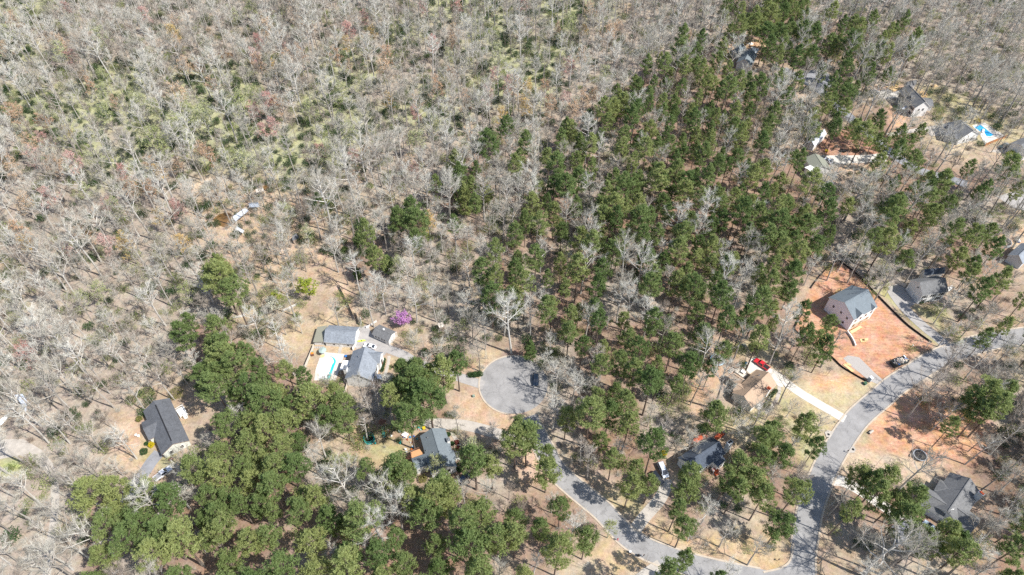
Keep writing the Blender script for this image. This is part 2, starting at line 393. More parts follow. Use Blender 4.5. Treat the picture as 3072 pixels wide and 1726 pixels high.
path_px(RG(768,1150,S25,[(1240,310),(1330,300),(1450,310),(1560,315),(1700,345),(1830,385),(1930,420),(2060,470)]), 1.9, 0.05, CONC, 'driveway', 'pale concrete driveway behind the house with the brown deck')
path_px(RG(768,1150,S25,[(1470,370),(1500,410),(1530,470),(1545,530)]), 0.6, 0.03, CONC, 'walkway', 'narrow concrete walk by the dark red bushes', 'walkway')
path_px([(478,1358),(455,1385),(437,1412),(405,1455),(372,1490),(330,1540)], 2.0, 0.03, ASPH2, 'driveway', 'grey asphalt driveway below the white pickup')
DRV = [(2298,1112),(2330,1128),(2390,1172),(2440,1203),(2490,1232),(2535,1258)]
path_px(DRV, 1.65, 0.05, CONCW, 'driveway', 'bright concrete driveway from the red pickup to the street')
sheet('parking_pad', RG(2120,1040,.15552,[(700,390),(860,230),(935,215),(1215,410),(1440,580),(1480,790),(1370,760),(1330,700),(1200,500),(960,440),(830,530)]), -0.2, 0.056, CONCW, 'bright concrete parking pad under the red pickup', 'parking pad')
path_px(RG(2120,1040,.15552,[(1400,770),(1395,880),(1340,1040),(1230,1190),(1120,1290)]), 0.6, 0.03, CONC, 'walkway', 'curved concrete walk round the bushes of the tan house', 'walkway')
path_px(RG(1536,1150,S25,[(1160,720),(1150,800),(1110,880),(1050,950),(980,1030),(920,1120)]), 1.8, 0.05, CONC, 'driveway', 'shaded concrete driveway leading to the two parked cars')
path_px(RG(2304,576,S25,[(930,740),(990,830),(1080,930),(1190,1030),(1290,1110),(1360,1175)]), 2.0, 0.05, CONCG, 'driveway', 'grey concrete driveway beside the long black silt fence')
sheet('parking_pad', RG(2304,576,S25,[(900,715),(975,690),(1030,720),(1130,830),(1080,860),(1040,880),(960,800)]), -0.2, 0.056, CONCG, 'grey concrete apron before the double garage doors', 'parking pad')
path_px(RG(2304,1150,S25,[(480,730),(560,740),(680,800),(800,880),(920,960),(1010,1030),(1120,1080),(1230,1130)]), 1.8, 0.05, CONCW, 'driveway', 'pale concrete driveway under the tall pines by the corner house')
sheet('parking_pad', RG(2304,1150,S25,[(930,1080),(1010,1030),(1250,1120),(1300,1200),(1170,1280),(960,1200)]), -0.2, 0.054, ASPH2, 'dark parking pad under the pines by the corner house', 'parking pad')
path_px([(1985,1700),(1950,1722),(1915,1750),(1890,1775)], 2.1, 0.05, CONC, 'driveway', 'concrete driveway across the street from the shaded drive')
sheet('gravel_pad', RG(2380,760,.28689,[(520,1100),(570,1070),(690,1090),(740,1140),(850,1250),(930,1320),(880,1370),(790,1330),(680,1240),(590,1170)]), -0.1, 0.024, GRAVEL, 'grey gravel entrance on the orange clay lot', 'gravel')
# far neighbourhood
path_px(RG(2304,0,S25,[(115,520),(200,570),(330,640),(440,720),(560,830),(690,960),(800,1040),(900,1130),(1010,1210),(1150,1290),(1330,1340),(1500,1390)]), 2.7, 0.03, ASPH2, 'far_street', 'narrow grey street between the far houses', 'street')
sheet('far_turning_circle', [Vector((at(2452,238).x+9*math.cos(i*math.pi/16), at(2452,238).y+9*math.sin(i*math.pi/16), 0)) for i in range(32)], -0.2, 0.036, ASPH2, 'grey asphalt turning circle behind the bare trees', 'street', True)
sheet('driveway', RG(2304,0,S25,[(820,690),(900,675),(1010,670),(1000,720),(960,740),(880,745),(830,740)]), -0.2, 0.03, CONCW, 'pale concrete driveway with a lumber pile by the white house', 'driveway')
sheet('driveway', RG(2380,370,.13823,[(630,700),(1200,700),(1600,690),(1980,640),(2080,680),(2020,830),(1500,860),(900,890),(860,920),(760,800)]), -0.2, 0.03, CONCW, 'wide bright concrete driveway beside the brown mulch', 'driveway')
path_px(RG(2380,370,.13823,[(640,1420),(740,1330),(830,1260)]), 1.5, 0.03, CONCW, 'driveway', 'short pale drive between far pines')
sheet('driveway', RG(2760,330,.12112,[(90,430),(330,390),(680,400),(700,640),(250,640)]), -0.2, 0.03, CONC, 'concrete driveway left of the house with the blue pool', 'driveway')
path_px(RG(2304,0,S25,[(900,1020),(1000,1000),(1100,985),(1200,965)]), 1.3, 0.04, CONC, 'driveway', 'pale drive joining the narrow far street')
sheet('driveway', RG(2760,330,.12112,[(1700,1030),(1900,980),(2150,900),(2480,900),(2460,1060),(2200,1020),(1980,1070)]), -0.2, 0.03, CONC, 'pale concrete drive under the dark green pickup', 'driveway')
sheet('far_road', [(2990,590),(3090,560),(3120,640),(3040,625)], -0.2, 0.03, CONCG, 'pale pavement beyond the bare trees', 'street')
sheet('left_turning_circle', [(-60,1335),(20,1318),(70,1318),(125,1350),(158,1390),(168,1420),(150,1430),(110,1392),(60,1366),(-60,1390)], -0.2, 0.03, CONC, 'pale concrete turning area under bare branches', 'street')
path_px([(155,1410),(166,1480),(162,1560),(150,1640),(140,1726)], 1.15, 0.034, CONC, 'driveway', 'pale concrete lane running down among bare trees')
# storm drain pads
for pts, lab in ((RG(2304,1150,S25,[(425,370),(450,355),(495,368),(460,425),(445,420)]), 'concrete storm drain pad on the lawn side of the street'),
                 (RG(2304,1150,S25,[(635,470),(650,478),(662,505),(650,525),(600,525)]), 'concrete storm drain pad on the trampoline side of the street')):
    o = sheet('storm_drain', pts, -0.1, 0.15, CONC, lab, 'storm drain', kind=None)
    c = sum(ground(pts), Vector())/len(pts); mb = MB(); mb.tube((c.x, c.y, 0.15), (c.x, c.y, 0.17), 0.42, 0.42, 14); part('manhole_cover', mb, BLACK, o)

# ------------------------------------------------------------------ soil: colour of the ground by place
PATCH = []
def patch(pts, col, f=2.0, s=1.0): PATCH.append((ground(pts), col, f, s))
TAN, DRY, GRN = (0.39,0.285,0.165), (0.36,0.255,0.15), (0.30,0.28,0.11)
CLAY, STRAW, MULCH, SAND = (0.46,0.225,0.118), (0.27,0.165,0.105), (0.33,0.165,0.095), (0.47,0.315,0.19)
C1 = lambda p: RG(768,576,S25,p); C2 = lambda p: RG(768,1150,S25,p); C3 = lambda p: RG(1536,1150,S25,p)
C4 = lambda p: RG(2304,1150,S25,p); C5 = lambda p: RG(2304,0,S25,p); C6 = lambda p: RG(1536,576,S25,p); C7 = lambda p: RG(0,1150,S25,p)
C8 = lambda p: RG(0,576,S25,p); C9 = lambda p: RG(1536,0,S25,p); CN = lambda p: RG(2380,760,.28689,p)
patch(C1([(0,0),(420,0),(520,150),(640,330),(420,420),(400,600),(200,720),(0,700)]), SAND, 8, 0.6)
patch(C8([(1400,60),(1929,20),(1929,480),(1780,620),(1600,380),(1420,300)]), SAND, 8, 0.6)
patch(C1([(90,1080),(250,1030),(440,930),(560,890),(720,930),(780,1010),(540,1020),(430,1150),(400,1260),(200,1190),(100,1140)]), TAN, 2.5)
patch(C1([(420,1150),(740,1150),(700,1210),(480,1220),(440,1330),(370,1320)]), TAN, 0.5)
patch(C1([(960,1240),(1080,1230),(1200,1310),(1150,1400),(960,1420)]), TAN, 1.0)
patch(C1([(390,370),(480,430),(600,590),(690,740),(780,930),(700,930),(620,760),(540,630),(440,490)]), SAND, 2.0)
patch(C1([(0,1150),(150,1180),(300,1300),(200,1400),(0,1350)]), STRAW, 3, .7)
patch(C1([(1300,1180),(1560,1200),(1640,1330),(1480,1400),(1300,1310)]), (0.42,0.24,0.15), 3, .8)
patch(C1([(1700,1180),(1860,1180),(1760,1290),(1690,1400),(1650,1300)]), TAN, 2)
patch(C2([(1560,40),(1690,60),(1740,160),(1929,240),(1960,330),(1820,360),(1640,290),(1500,220),(1500,120)]), (0.42,0.28,0.17), 2.0)
patch(C2([(700,280),(760,240),(1100,330),(1240,400),(1240,560),(950,610),(820,590),(720,500),(690,400)]), (0.38,0.25,0.15), 2.0)
patch(C2([(820,480),(960,430),(1150,440),(1160,560),(960,620),(830,590)]), GRN, 2.5, .75)
patch(C2([(640,200),(730,240),(760,360),(690,380),(640,300)]), GRN, 2.0, .7)
patch(C7([(890,290),(1060,240),(1120,430),(1200,560),(1180,620),(1050,690),(920,640),(870,480)]), (0.44,0.295,0.18), 3.0)
patch(C7([(1080,440),(1180,520),(1120,600),(1040,600),(1060,500)]), GRN, 2.0, .6)
patch(C7([(1190,590),(1330,520),(1330,600),(1220,660)]), GRN, 1.0, .8)
patch(C7([(0,600),(180,570),(210,620),(90,690),(0,720)]), (0.33,0.36,0.09), 2.5)
patch(C4([(100,0),(330,-40),(620,-60),(830,0),(600,240),(545,300),(450,430),(330,690),(250,660),(180,400),(60,260),(-60,120)]), (0.40,0.315,0.175), 2.0)
patch(C4([(180,330),(300,330),(360,470),(320,640),(240,600)]), GRN, 3.0, .75)
patch(C4([(60,50),(140,120),(180,200),(100,220),(20,160)]), GRN, 2.0, .7)
patch(C4([(280,-30),(330,-60),(640,-40),(600,40),(350,40)]), (0.56,0.29,0.14), 2.0, .85)
patch(C3([(1530,290),(1620,180),(1940,190),(1990,460),(1750,500),(1600,340)]), (0.40,0.315,0.175), 1.0)
patch(C6([(1320,1340),(1420,1080),(1600,1090),(1720,1160),(1900,1180),(1929,1240),(1700,1300),(1640,1440),(1500,1500),(1320,1560)]), (0.42,0.27,0.17), 3)
patch(C6([(1560,1130),(1929,1130),(2000,1260),(1900,1260),(1700,1250)]), (0.38,0.31,0.16), 2, .8)
patch(C3([(1330,-20),(1490,-20),(1530,140),(1400,220),(1330,150)]), (0.45,0.26,0.14), 2.5, .9)
patch(C4([(720,330),(830,190),(1000,90),(1300,40),(1600,230),(1780,480),(1560,650),(1250,590),(950,540),(740,480)]), (0.50,0.25,0.125), 4)
patch(C4([(540,620),(640,490),(850,530),(1080,560),(1250,650),(1240,750),(1130,800),(900,720),(510,700)]), (0.43,0.32,0.21), 1.5)
patch(C4([(700,350),(760,340),(770,460),(710,460)]), GRN, 1.0, .7)
patch(C4([(1520,1100),(1650,1080),(1640,1300),(1540,1300)]), (0.45,0.33,0.13), 3, .7)
patch(C3([(1000,1080),(1150,990),(1380,1190),(1700,1100),(1980,1140),(1990,1430),(1600,1345),(1200,1230)]), (0.42,0.29,0.155), 2)
patch(C3([(590,850),(750,790),(950,850),(1010,960),(940,1010),(780,960)]), (0.40,0.30,0.16), 2)
patch(C3([(880,850),(990,900),(970,980),(900,930)]), GRN, 2, .6)
patch(C3([(720,1180),(1010,1340),(900,1460),(700,1450),(600,1280)]), (0.43,0.30,0.16), 2)
patch(C3([(60,540),(170,480),(310,740),(80,770)]), (0.44,0.28,0.175), 1.5)
patch(C4([(-40,1210),(190,1200),(170,1340),(90,1400),(-60,1420)]), (0.43,0.30,0.155), 1.5)
patch(C4([(350,1180),(560,1150),(700,1300),(900,1330),(900,1460),(350,1460)]), (0.33,0.235,0.15), 3, .8)
patch(CN([(455,70),(740,290),(960,550),(1200,790),(1455,945),(1280,1080),(1000,1300),(760,1345),(560,1200),(300,1020),(30,800),(60,690),(130,470),(200,345),(280,235)]), CLAY, 0.8)
patch(RG(2304,576,S25,[(820,740),(900,720),(1000,900),(1290,1140),(1230,1130),(960,870)]), GRN, 0.6, .9)
patch(RG(2304,576,S25,[(1100,870),(1290,850),(1400,960),(1380,1080),(1300,1060),(1180,960)]), GRN, 2, .8)
patch(RG(2304,576,S25,[(1300,960),(1929,880),(1929,1030),(1600,1080),(1400,1140)]), (0.36,0.25,0.165), 3, .8)
patch(C5([(1110,650),(1220,630),(1500,720),(1929,970),(1929,1080),(1560,1090),(1300,850),(1190,830)]), (0.36,0.295,0.16), 3)
patch(C5([(1200,690),(1440,720),(1420,800),(1220,760)]), GRN, 3, .5)
patch(C5([(700,650),(1020,615),(1030,670),(800,690)]), (0.40,0.26,0.16), 2)
patch(C5([(930,780),(1060,890),(1060,950),(940,980),(900,880)]), (0.48,0.28,0.16), 2)
patch(C5([(350,1090),(640,930),(700,990),(890,1160),(640,1180),(400,1165)]), MULCH, 1.0)
patch(C5([(500,1240),(860,1215),(920,1290),(600,1300)]), SAND, 2)
patch(C5([(1180,900),(1250,880),(1400,1000),(1600,1130),(1500,1200),(1200,1080)]), (0.42,0.32,0.19), 3)
patch(C9([(1540,320),(1640,260),(1929,310),(1960,430),(1850,440),(1760,400),(1640,470),(1560,470)]), (0.46,0.28,0.15), 2.5)
patch(C9([(810,50),(880,30),(950,90),(900,130)]), (0.42,0.28,0.16), 4, .8)
patch(C9([(0,540),(180,560),(330,540),(330,600),(100,640),(0,620)]), (0.30,0.30,0.13), 5, .7)
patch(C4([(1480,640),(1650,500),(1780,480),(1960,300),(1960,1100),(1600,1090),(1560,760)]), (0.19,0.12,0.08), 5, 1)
patch(RG(2900,690,.15896,[(560,120),(720,60),(940,-40),(1150,-60),(1150,150),(1000,330),(850,330),(700,180)]), SAND, 2)

GX = np.concatenate([[-3000,-1200,-600,-400], np.arange(-330,330.1,1.05), [400,600,1200,3000]])
GY = np.concatenate([[-1500,-400,-50,20], np.arange(48,432.1,1.05), [500,700,1500,5000]])
X, Y = np.meshgrid(GX, GY)
f_ = Y*CP + CAM_H*SP; U = 1536+FPX*X/f_; V = 863-FPX*(Y*SP-CAM_H*CP)/f_
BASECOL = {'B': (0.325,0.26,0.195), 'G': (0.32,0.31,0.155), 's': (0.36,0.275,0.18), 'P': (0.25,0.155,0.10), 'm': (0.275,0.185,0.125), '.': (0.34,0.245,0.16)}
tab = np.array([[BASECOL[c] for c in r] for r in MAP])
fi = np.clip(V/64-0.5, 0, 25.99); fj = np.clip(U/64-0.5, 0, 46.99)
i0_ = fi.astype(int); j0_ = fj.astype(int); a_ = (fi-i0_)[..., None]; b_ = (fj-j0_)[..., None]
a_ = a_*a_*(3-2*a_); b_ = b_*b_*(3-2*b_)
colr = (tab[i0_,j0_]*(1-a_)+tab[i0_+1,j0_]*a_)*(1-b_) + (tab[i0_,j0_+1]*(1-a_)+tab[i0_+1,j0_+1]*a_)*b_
BUILTW = np.zeros(X.shape)
nzf = np.array([[mnoise.noise((x*0.16, y*0.16, 3.1)) + 0.6*mnoise.noise((x*0.45, y*0.45, 9.1)) for x in GX] for y in GY])
RUT = np.zeros(X.shape)
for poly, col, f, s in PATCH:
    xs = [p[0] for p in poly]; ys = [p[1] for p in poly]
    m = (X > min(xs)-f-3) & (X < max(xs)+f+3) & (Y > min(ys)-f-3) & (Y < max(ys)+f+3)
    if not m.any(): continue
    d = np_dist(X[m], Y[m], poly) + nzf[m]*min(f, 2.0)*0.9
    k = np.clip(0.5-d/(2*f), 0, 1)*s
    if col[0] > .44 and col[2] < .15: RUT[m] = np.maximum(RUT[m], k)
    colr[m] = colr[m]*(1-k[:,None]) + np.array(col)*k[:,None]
HGT = np.array([[mnoise.noise((x*0.11, y*0.11, 0.0))*0.55 + mnoise.noise((x*0.3, y*0.3, 5.0))*0.3 for x in GX] for y in GY])*0.32 - 0.30

# ------------------------------------------------------------------ trees and shrubs: mesh generators
def frame_of(d):
    d = d.normalized(); up = Vector((0,0,1)) if abs(d.z) < 0.9 else Vector((1,0,0))
    a = d.cross(up).normalized(); return d, a, a.cross(d)
def limb(mb, pts, r0, r1, n, mi=0):
    """tapering limb through points"""
    k = len(pts); rings = []
    o = len(mb.v)
    for i, p in enumerate(pts):
        d = pts[min(i+1, k-1)]-pts[max(i-1, 0)]; _, a, b = frame_of(d)
        r = r0+(r1-r0)*i/(k-1)
        for j in range(n):
            t = 2*math.pi*j/n; mb.v.append(tuple(p+a*(math.cos(t)*r)+b*(math.sin(t)*r)))
    for i in range(k-1):
        for j in range(n):
            mb.f.append((o+i*n+j, o+i*n+(j+1)%n, o+(i+1)*n+(j+1)%n, o+(i+1)*n+j)); mb.m.append(mi)
def spike(mb, p, q, r, mi=0):
    _, a, b = frame_of(q-p); o = len(mb.v)
    for t in (0, 2.094, 4.189): mb.v.append(tuple(p+a*(math.cos(t)*r)+b*(math.sin(t)*r)))
    mb.v.append(tuple(q))
    mb.f += [(o, o+1, o+3), (o+1, o+2, o+3), (o+2, o, o+3)]; mb.m += [mi]*3
def leaf(mb, p, rg, size, wid, mi=0, up=0.3):
    d = Vector((rg.gauss(0,1), rg.gauss(0,1), rg.gauss(up,1))).normalized()
    e = Vector((rg.gauss(0,1), rg.gauss(0,1), rg.gauss(0,1))).cross(d)
    if e.length < 1e-4: return
    e.normalize(); o = len(mb.v); s = size*rg.uniform(.7,1.3); w_ = wid*rg.uniform(.7,1.3)
    mb.v += [tuple(p-e*w_), tuple(p+e*w_), tuple(p+d*s)]; mb.f.append((o, o+1, o+2)); mb.m.append(mi)
def rdir(rg, az, tilt):
    return Vector((math.cos(az)*math.sin(tilt), math.sin(az)*math.sin(tilt), math.cos(tilt)))

def bare_tree(seed, h, spread, low=0.35, nl=13, twigs=9, buds=0, budsize=0.16, fork=False):
    """trunk mesh (bole and main limbs) and crown mesh (branches, twigs and buds) of a leafless hardwood"""
    rg = random.Random(seed); tr, cr = MB(), MB()
    bx, by = rg.uniform(-.03,.03)*h, rg.uniform(-.03,.03)*h
    spine = []
    ph = rg.uniform(0, 6)
    for i in range(7):
        t = i/6; spine.append(Vector((bx*t*t+math.sin(t*5+ph)*.012*h, by*t*t+math.cos(t*4+ph)*.012*h, -0.4+t*h*0.97)))
    r = 0.0125*h+0.05
    limb(tr, spine, r, 0.035, 6)
    def sp(t):
        x = t*6; i = min(int(x), 5); return spine[i].lerp(spine[i+1], x-i)
    az = rg.uniform(0, 6.3)
    ends = []
    for k in range(nl):
        t = low+(0.97-low)*(k+rg.uniform(0,.7))/nl; az += 2.4+rg.uniform(-.5,.5)
        p0 = sp(t); L = spread*(1.18-0.75*(t-low)/(1-low))*rg.uniform(.75,1.15)
        tilt = math.radians(rg.uniform(42,66)-18*(t-low)); d = rdir(rg, az, tilt)
        pts = [p0]
        for q in range(3):
            d = (d+Vector((rg.gauss(0,.16), rg.gauss(0,.16), rg.uniform(.02,.2)))).normalized(); pts.append(pts[-1]+d*L/3)
        r1 = max(0.035, r*0.42*(1.1-t*.5))
        limb(tr, pts, r1*1.15, 0.03, 4)
        nb = 6
        for j in range(nb):
            f = 0.28+0.72*(j+rg.random()*.6)/nb; x = f*3; i = min(int(x), 2); q0 = pts[i].lerp(pts[i+1], min(x-i, 1))
            dd = (pts[i+1]-pts[i]).normalized()
            bd = (dd*0.9+Vector((rg.gauss(0,.6), rg.gauss(0,.6), rg.gauss(.25,.4)))).normalized(); bl = L*rg.uniform(.24,.42)*(1.15-f*.4)
            q1 = q0+bd*bl*.5+Vector((rg.gauss(0,.12), rg.gauss(0,.12), .05)); q2 = q1+(bd+Vector((rg.gauss(0,.25), rg.gauss(0,.25), rg.uniform(0,.3))))*bl*.5
            limb(cr, [q0, q1, q2], 0.03, 0.014, 3)
            for _ in range(twigs):
                g = rg.uniform(.15,1); s0 = q0.lerp(q1, g*2) if g < .5 else q1.lerp(q2, g*2-1)
                td = (bd+Vector((rg.gauss(0,.75), rg.gauss(0,.75), rg.gauss(.2,.55)))).normalized(); e = s0+td*rg.uniform(.55,1.5)*(0.6+0.1*spread)
                spike(cr, s0, e, 0.017)
                ends.append((s0, e))
    if buds:
        for _ in range(buds):
            a, b = rg.choice(ends); leaf(cr, a.lerp(b, rg.uniform(.3,1.05)), rg, budsize, budsize*.55, 1)
    return tr, cr

def pine_tree(seed, h, rad, base=0.5, dens=1.0):
    rg = random.Random(seed); tr, cr = MB(), MB(); ph = rg.uniform(0,6)
    bx, by = rg.uniform(-.02,.02)*h, rg.uniform(-.02,.02)*h
    spine = [Vector((bx*(i/6)**2+math.sin(i*.9+ph)*.006*h, by*(i/6)**2, -0.4+i/6*(h*.98))) for i in range(7)]
    limb(tr, spine, 0.011*h, 0.05, 6)
    def sp(t):
        x = t*6; i = min(int(x), 5); return spine[i].lerp(spine[i+1], x-i)
    n = int(46*dens); az = rg.uniform(0,6); lop = [rg.uniform(.72,1.15) for _ in range(7)]
    for _ in range(5):                                           # dead stubs below the crown
        t = rg.uniform(base*.55, base); a = rg.uniform(0,6.3); p = sp(t); spike(tr, p, p+rdir(rg, a, 1.4)*rg.uniform(.5,1.4), .035)
    for k in range(n):
        c = (k+rg.random())/n; t = base+(1.0-base)*c; az += 2.4+rg.uniform(-.6,.6)
        prof = (min(1.0, 0.55+c*2.2) if c < .25 else (1.0-((c-.25)/.75)**1.7*.86))
        L = rad*prof*lop[int((az%6.283)/6.283*7)%7]*rg.uniform(.7,1.12); L = max(L, .5)
        d = rdir(rg, az, math.radians(rg.uniform(58,86)-34*c)); p0 = sp(min(t, .995))
        pts = [p0, p0+d*L*.55+Vector((0,0,-.04*L)), p0+d*L+Vector((0,0,.12*L))]
        limb(cr, pts, 0.05, 0.015, 3, 1)
        nt = int(7+L*4.4)
        sd = Vector((-d.y, d.x, 0)).normalized()
        for j in range(nt):
            f = 0.30+0.72*math.sqrt(rg.random()); q = p0+d*L*f+sd*rg.gauss(0,.26*L*.55)*(.45+.55*f)+Vector((0,0,rg.gauss(.10,.22)))
            o = Vector((rg.gauss(0,.3), rg.gauss(0,.3), .25))
            for _ in range(5):
                leaf(cr, q+Vector((rg.gauss(0,.14), rg.gauss(0,.14), rg.gauss(0,.1))), rg, .50, .12, 0, .55)
    return tr, cr

def bush_mesh(seed, r, h, n, leafs, green=True, size=.16, ball=False):
    rg = random.Random(seed); mb = MB()
    for _ in range(n):
        a = rg.uniform(0,6.3); t = abs(rg.gauss(0,.5)); p = Vector((rg.gauss(0,.22*r), rg.gauss(0,.22*r), -.1))
        e = p+Vector((math.cos(a)*r*min(t,1.1)*1.0, math.sin(a)*r*min(t,1.1), h*rg.uniform(.55,1.1)))
        spike(mb, p, e, .022, 0)
        m = p.lerp(e, rg.uniform(.4,.8)); spike(mb, m, m+Vector((rg.gauss(0,.4), rg.gauss(0,.4), rg.uniform(.1,.7))), .015, 0)
    for _ in range(leafs):
        u = Vector((rg.gauss(0,1), rg.gauss(0,1), rg.gauss(0,1))).normalized()
        k = (rg.random()**(.16 if ball else .4))*(1+.14*math.sin(u.x*5+u.y*4+seed))
        p = Vector((u.x*r*k, u.y*r*k, h*.5+u.z*h*.5*k))
        if p.z < 0.02: p.z = rg.uniform(.02,.2)
        leaf(mb, p, rg, size, size*.55, 1)
    return mb

BARE = []      # prototypes: (trunk mesh, crown mesh, height)
for i in range(9):
    h = (23, 20, 17, 25, 17, 20, 14.5, 23, 18)[i]; sprd = (5.6, 4.6, 5.6, 5.2, 5.4, 3.6, 4.8, 6.2, 4.0)[i]
    t, c = bare_tree(100+i, h, sprd, (0.48,0.55,0.34,0.54,0.34,0.55,0.3,0.46,0.55)[i], 13, 16)
    BARE.append((t.mesh('bare_trunk', BARK_GREY), c.mesh('bare_crown', TWIG_DARK if i % 3 == 2 else TWIG_GREY), h))
BIG = []
for i in range(3):
    h = (15, 17, 14)[i]; t, c = bare_tree(140+i, h, (7.0, 6.6, 6.2)[i], 0.22, 16, 17)
    BIG.append((t.mesh('oak_trunk', BARK_GREY), c.mesh('oak_crown', TWIG_GREY), h))
def budded(seed, h, s, m, buds, size, low=.3):
    t, c = bare_tree(seed, h, s*1.15, low, 13, 11, int(buds*2.2), size*1.35)
    return (t.mesh('bud_trunk', BARK_GREY), c.mesh('bud_crown', [TWIG_GREY, m]), h)
BUDS = {'r': [budded(161, 16, 3.6, BUD_RED, 800, .2), budded(162, 14, 3.2, BUD_RED, 700, .2)],
        'o': [budded(163, 16, 3.5, BUD_ORANGE, 650, .19), budded(164, 14, 3.3, BUD_ORANGE, 600, .19)],
        'y': [budded(165, 15, 3.2, BUD_YELLOW, 700, .19)],
        'p': [budded(166, 15, 3.9, BUD_RED, 750, .18)],
        'g': [budded(167, 15, 4.0, BUD_PALE, 750, .19), budded(168, 13, 3.8, BUD_PALE, 650, .19)],
        'l': [budded(169, 9, 3.5, BUD_LIME, 900, .26, .2)],
        'w': [budded(170, 8, 2.6, BUD_WHITE, 1100, .22, .2)],
        'v': [budded(171, 6.4, 3.3, BUD_PURPLE, 1500, .2, .2)]}
PINES = []
for i in range(9):
    h = (25, 23, 26, 21, 24, 22, 26, 19, 24)[i]
    t, c = pine_tree(200+i, h, (4.7, 4.3, 5.0, 4.2, 4.0, 4.8, 4.3, 4.2, 5.2)[i], (.5, .46, .56, .42, .55, .48, .6, .36, .52)[i], (1.0,1.0,1.05,1.0,.85,1.05,.8,1.0,1.1)[i])
    PINES.append((t.mesh('pine_trunk', BARK_PINE), c.mesh('pine_crown', [NEEDLE, BARK_PINE]), h))
LOWP = []      # round full pines growing in the open, branches nearly to the ground
for i in range(3):
    h = (9, 12, 16)[i]; t, c = pine_tree(230+i, h, (2.9, 3.4, 4.0)[i], .12, 1.5)
    LOWP.append((t.mesh('low_pine_trunk', BARK_PINE), c.mesh('low_pine_crown', [NEEDLE, BARK_PINE]), h))
SAPS = []
for i in range(4):
    rg = random.Random(300+i); mb = MB(); h = rg.uniform(6, 9)
    for k in range(3):
        p = Vector((rg.gauss(0,.7), rg.gauss(0,.7), -.3)); q = p+Vector((rg.gauss(0,.35), rg.gauss(0,.35), h*rg.uniform(.7,1)))
        limb(mb, [p, p.lerp(q,.5)+Vector((rg.gauss(0,.1), rg.gauss(0,.1), 0)), q], .05, .012, 3)
        for _ in range(26):
            s0 = p.lerp(q, rg.uniform(.3,1)); spike(mb, s0, s0+Vector((rg.gauss(0,.55), rg.gauss(0,.55), rg.uniform(.2,.9))), .015)
    SAPS.append(mb.mesh('sapling_stems', TWIG_GREY if i % 2 else TWIG_DARK))
BRUSHG = [bush_mesh(320+i, 2.0, 2.3, 36, 330, size=.2).mesh('green_brush', [TWIG_DARK, LEAF_BRUSH]) for i in range(3)]
BRUSHB = [bush_mesh(330+i, 1.5, 1.7, 70, 0).mesh('twig_brush', [TWIG_GREY if i else TWIG_DARK]) for i in range(3)]
EVERG = [bush_mesh(340+i, 1.6, 2.2, 20, 500, size=.2).mesh('dark_brush', [TWIG_DARK, LEAF_DARK]) for i in range(2)]

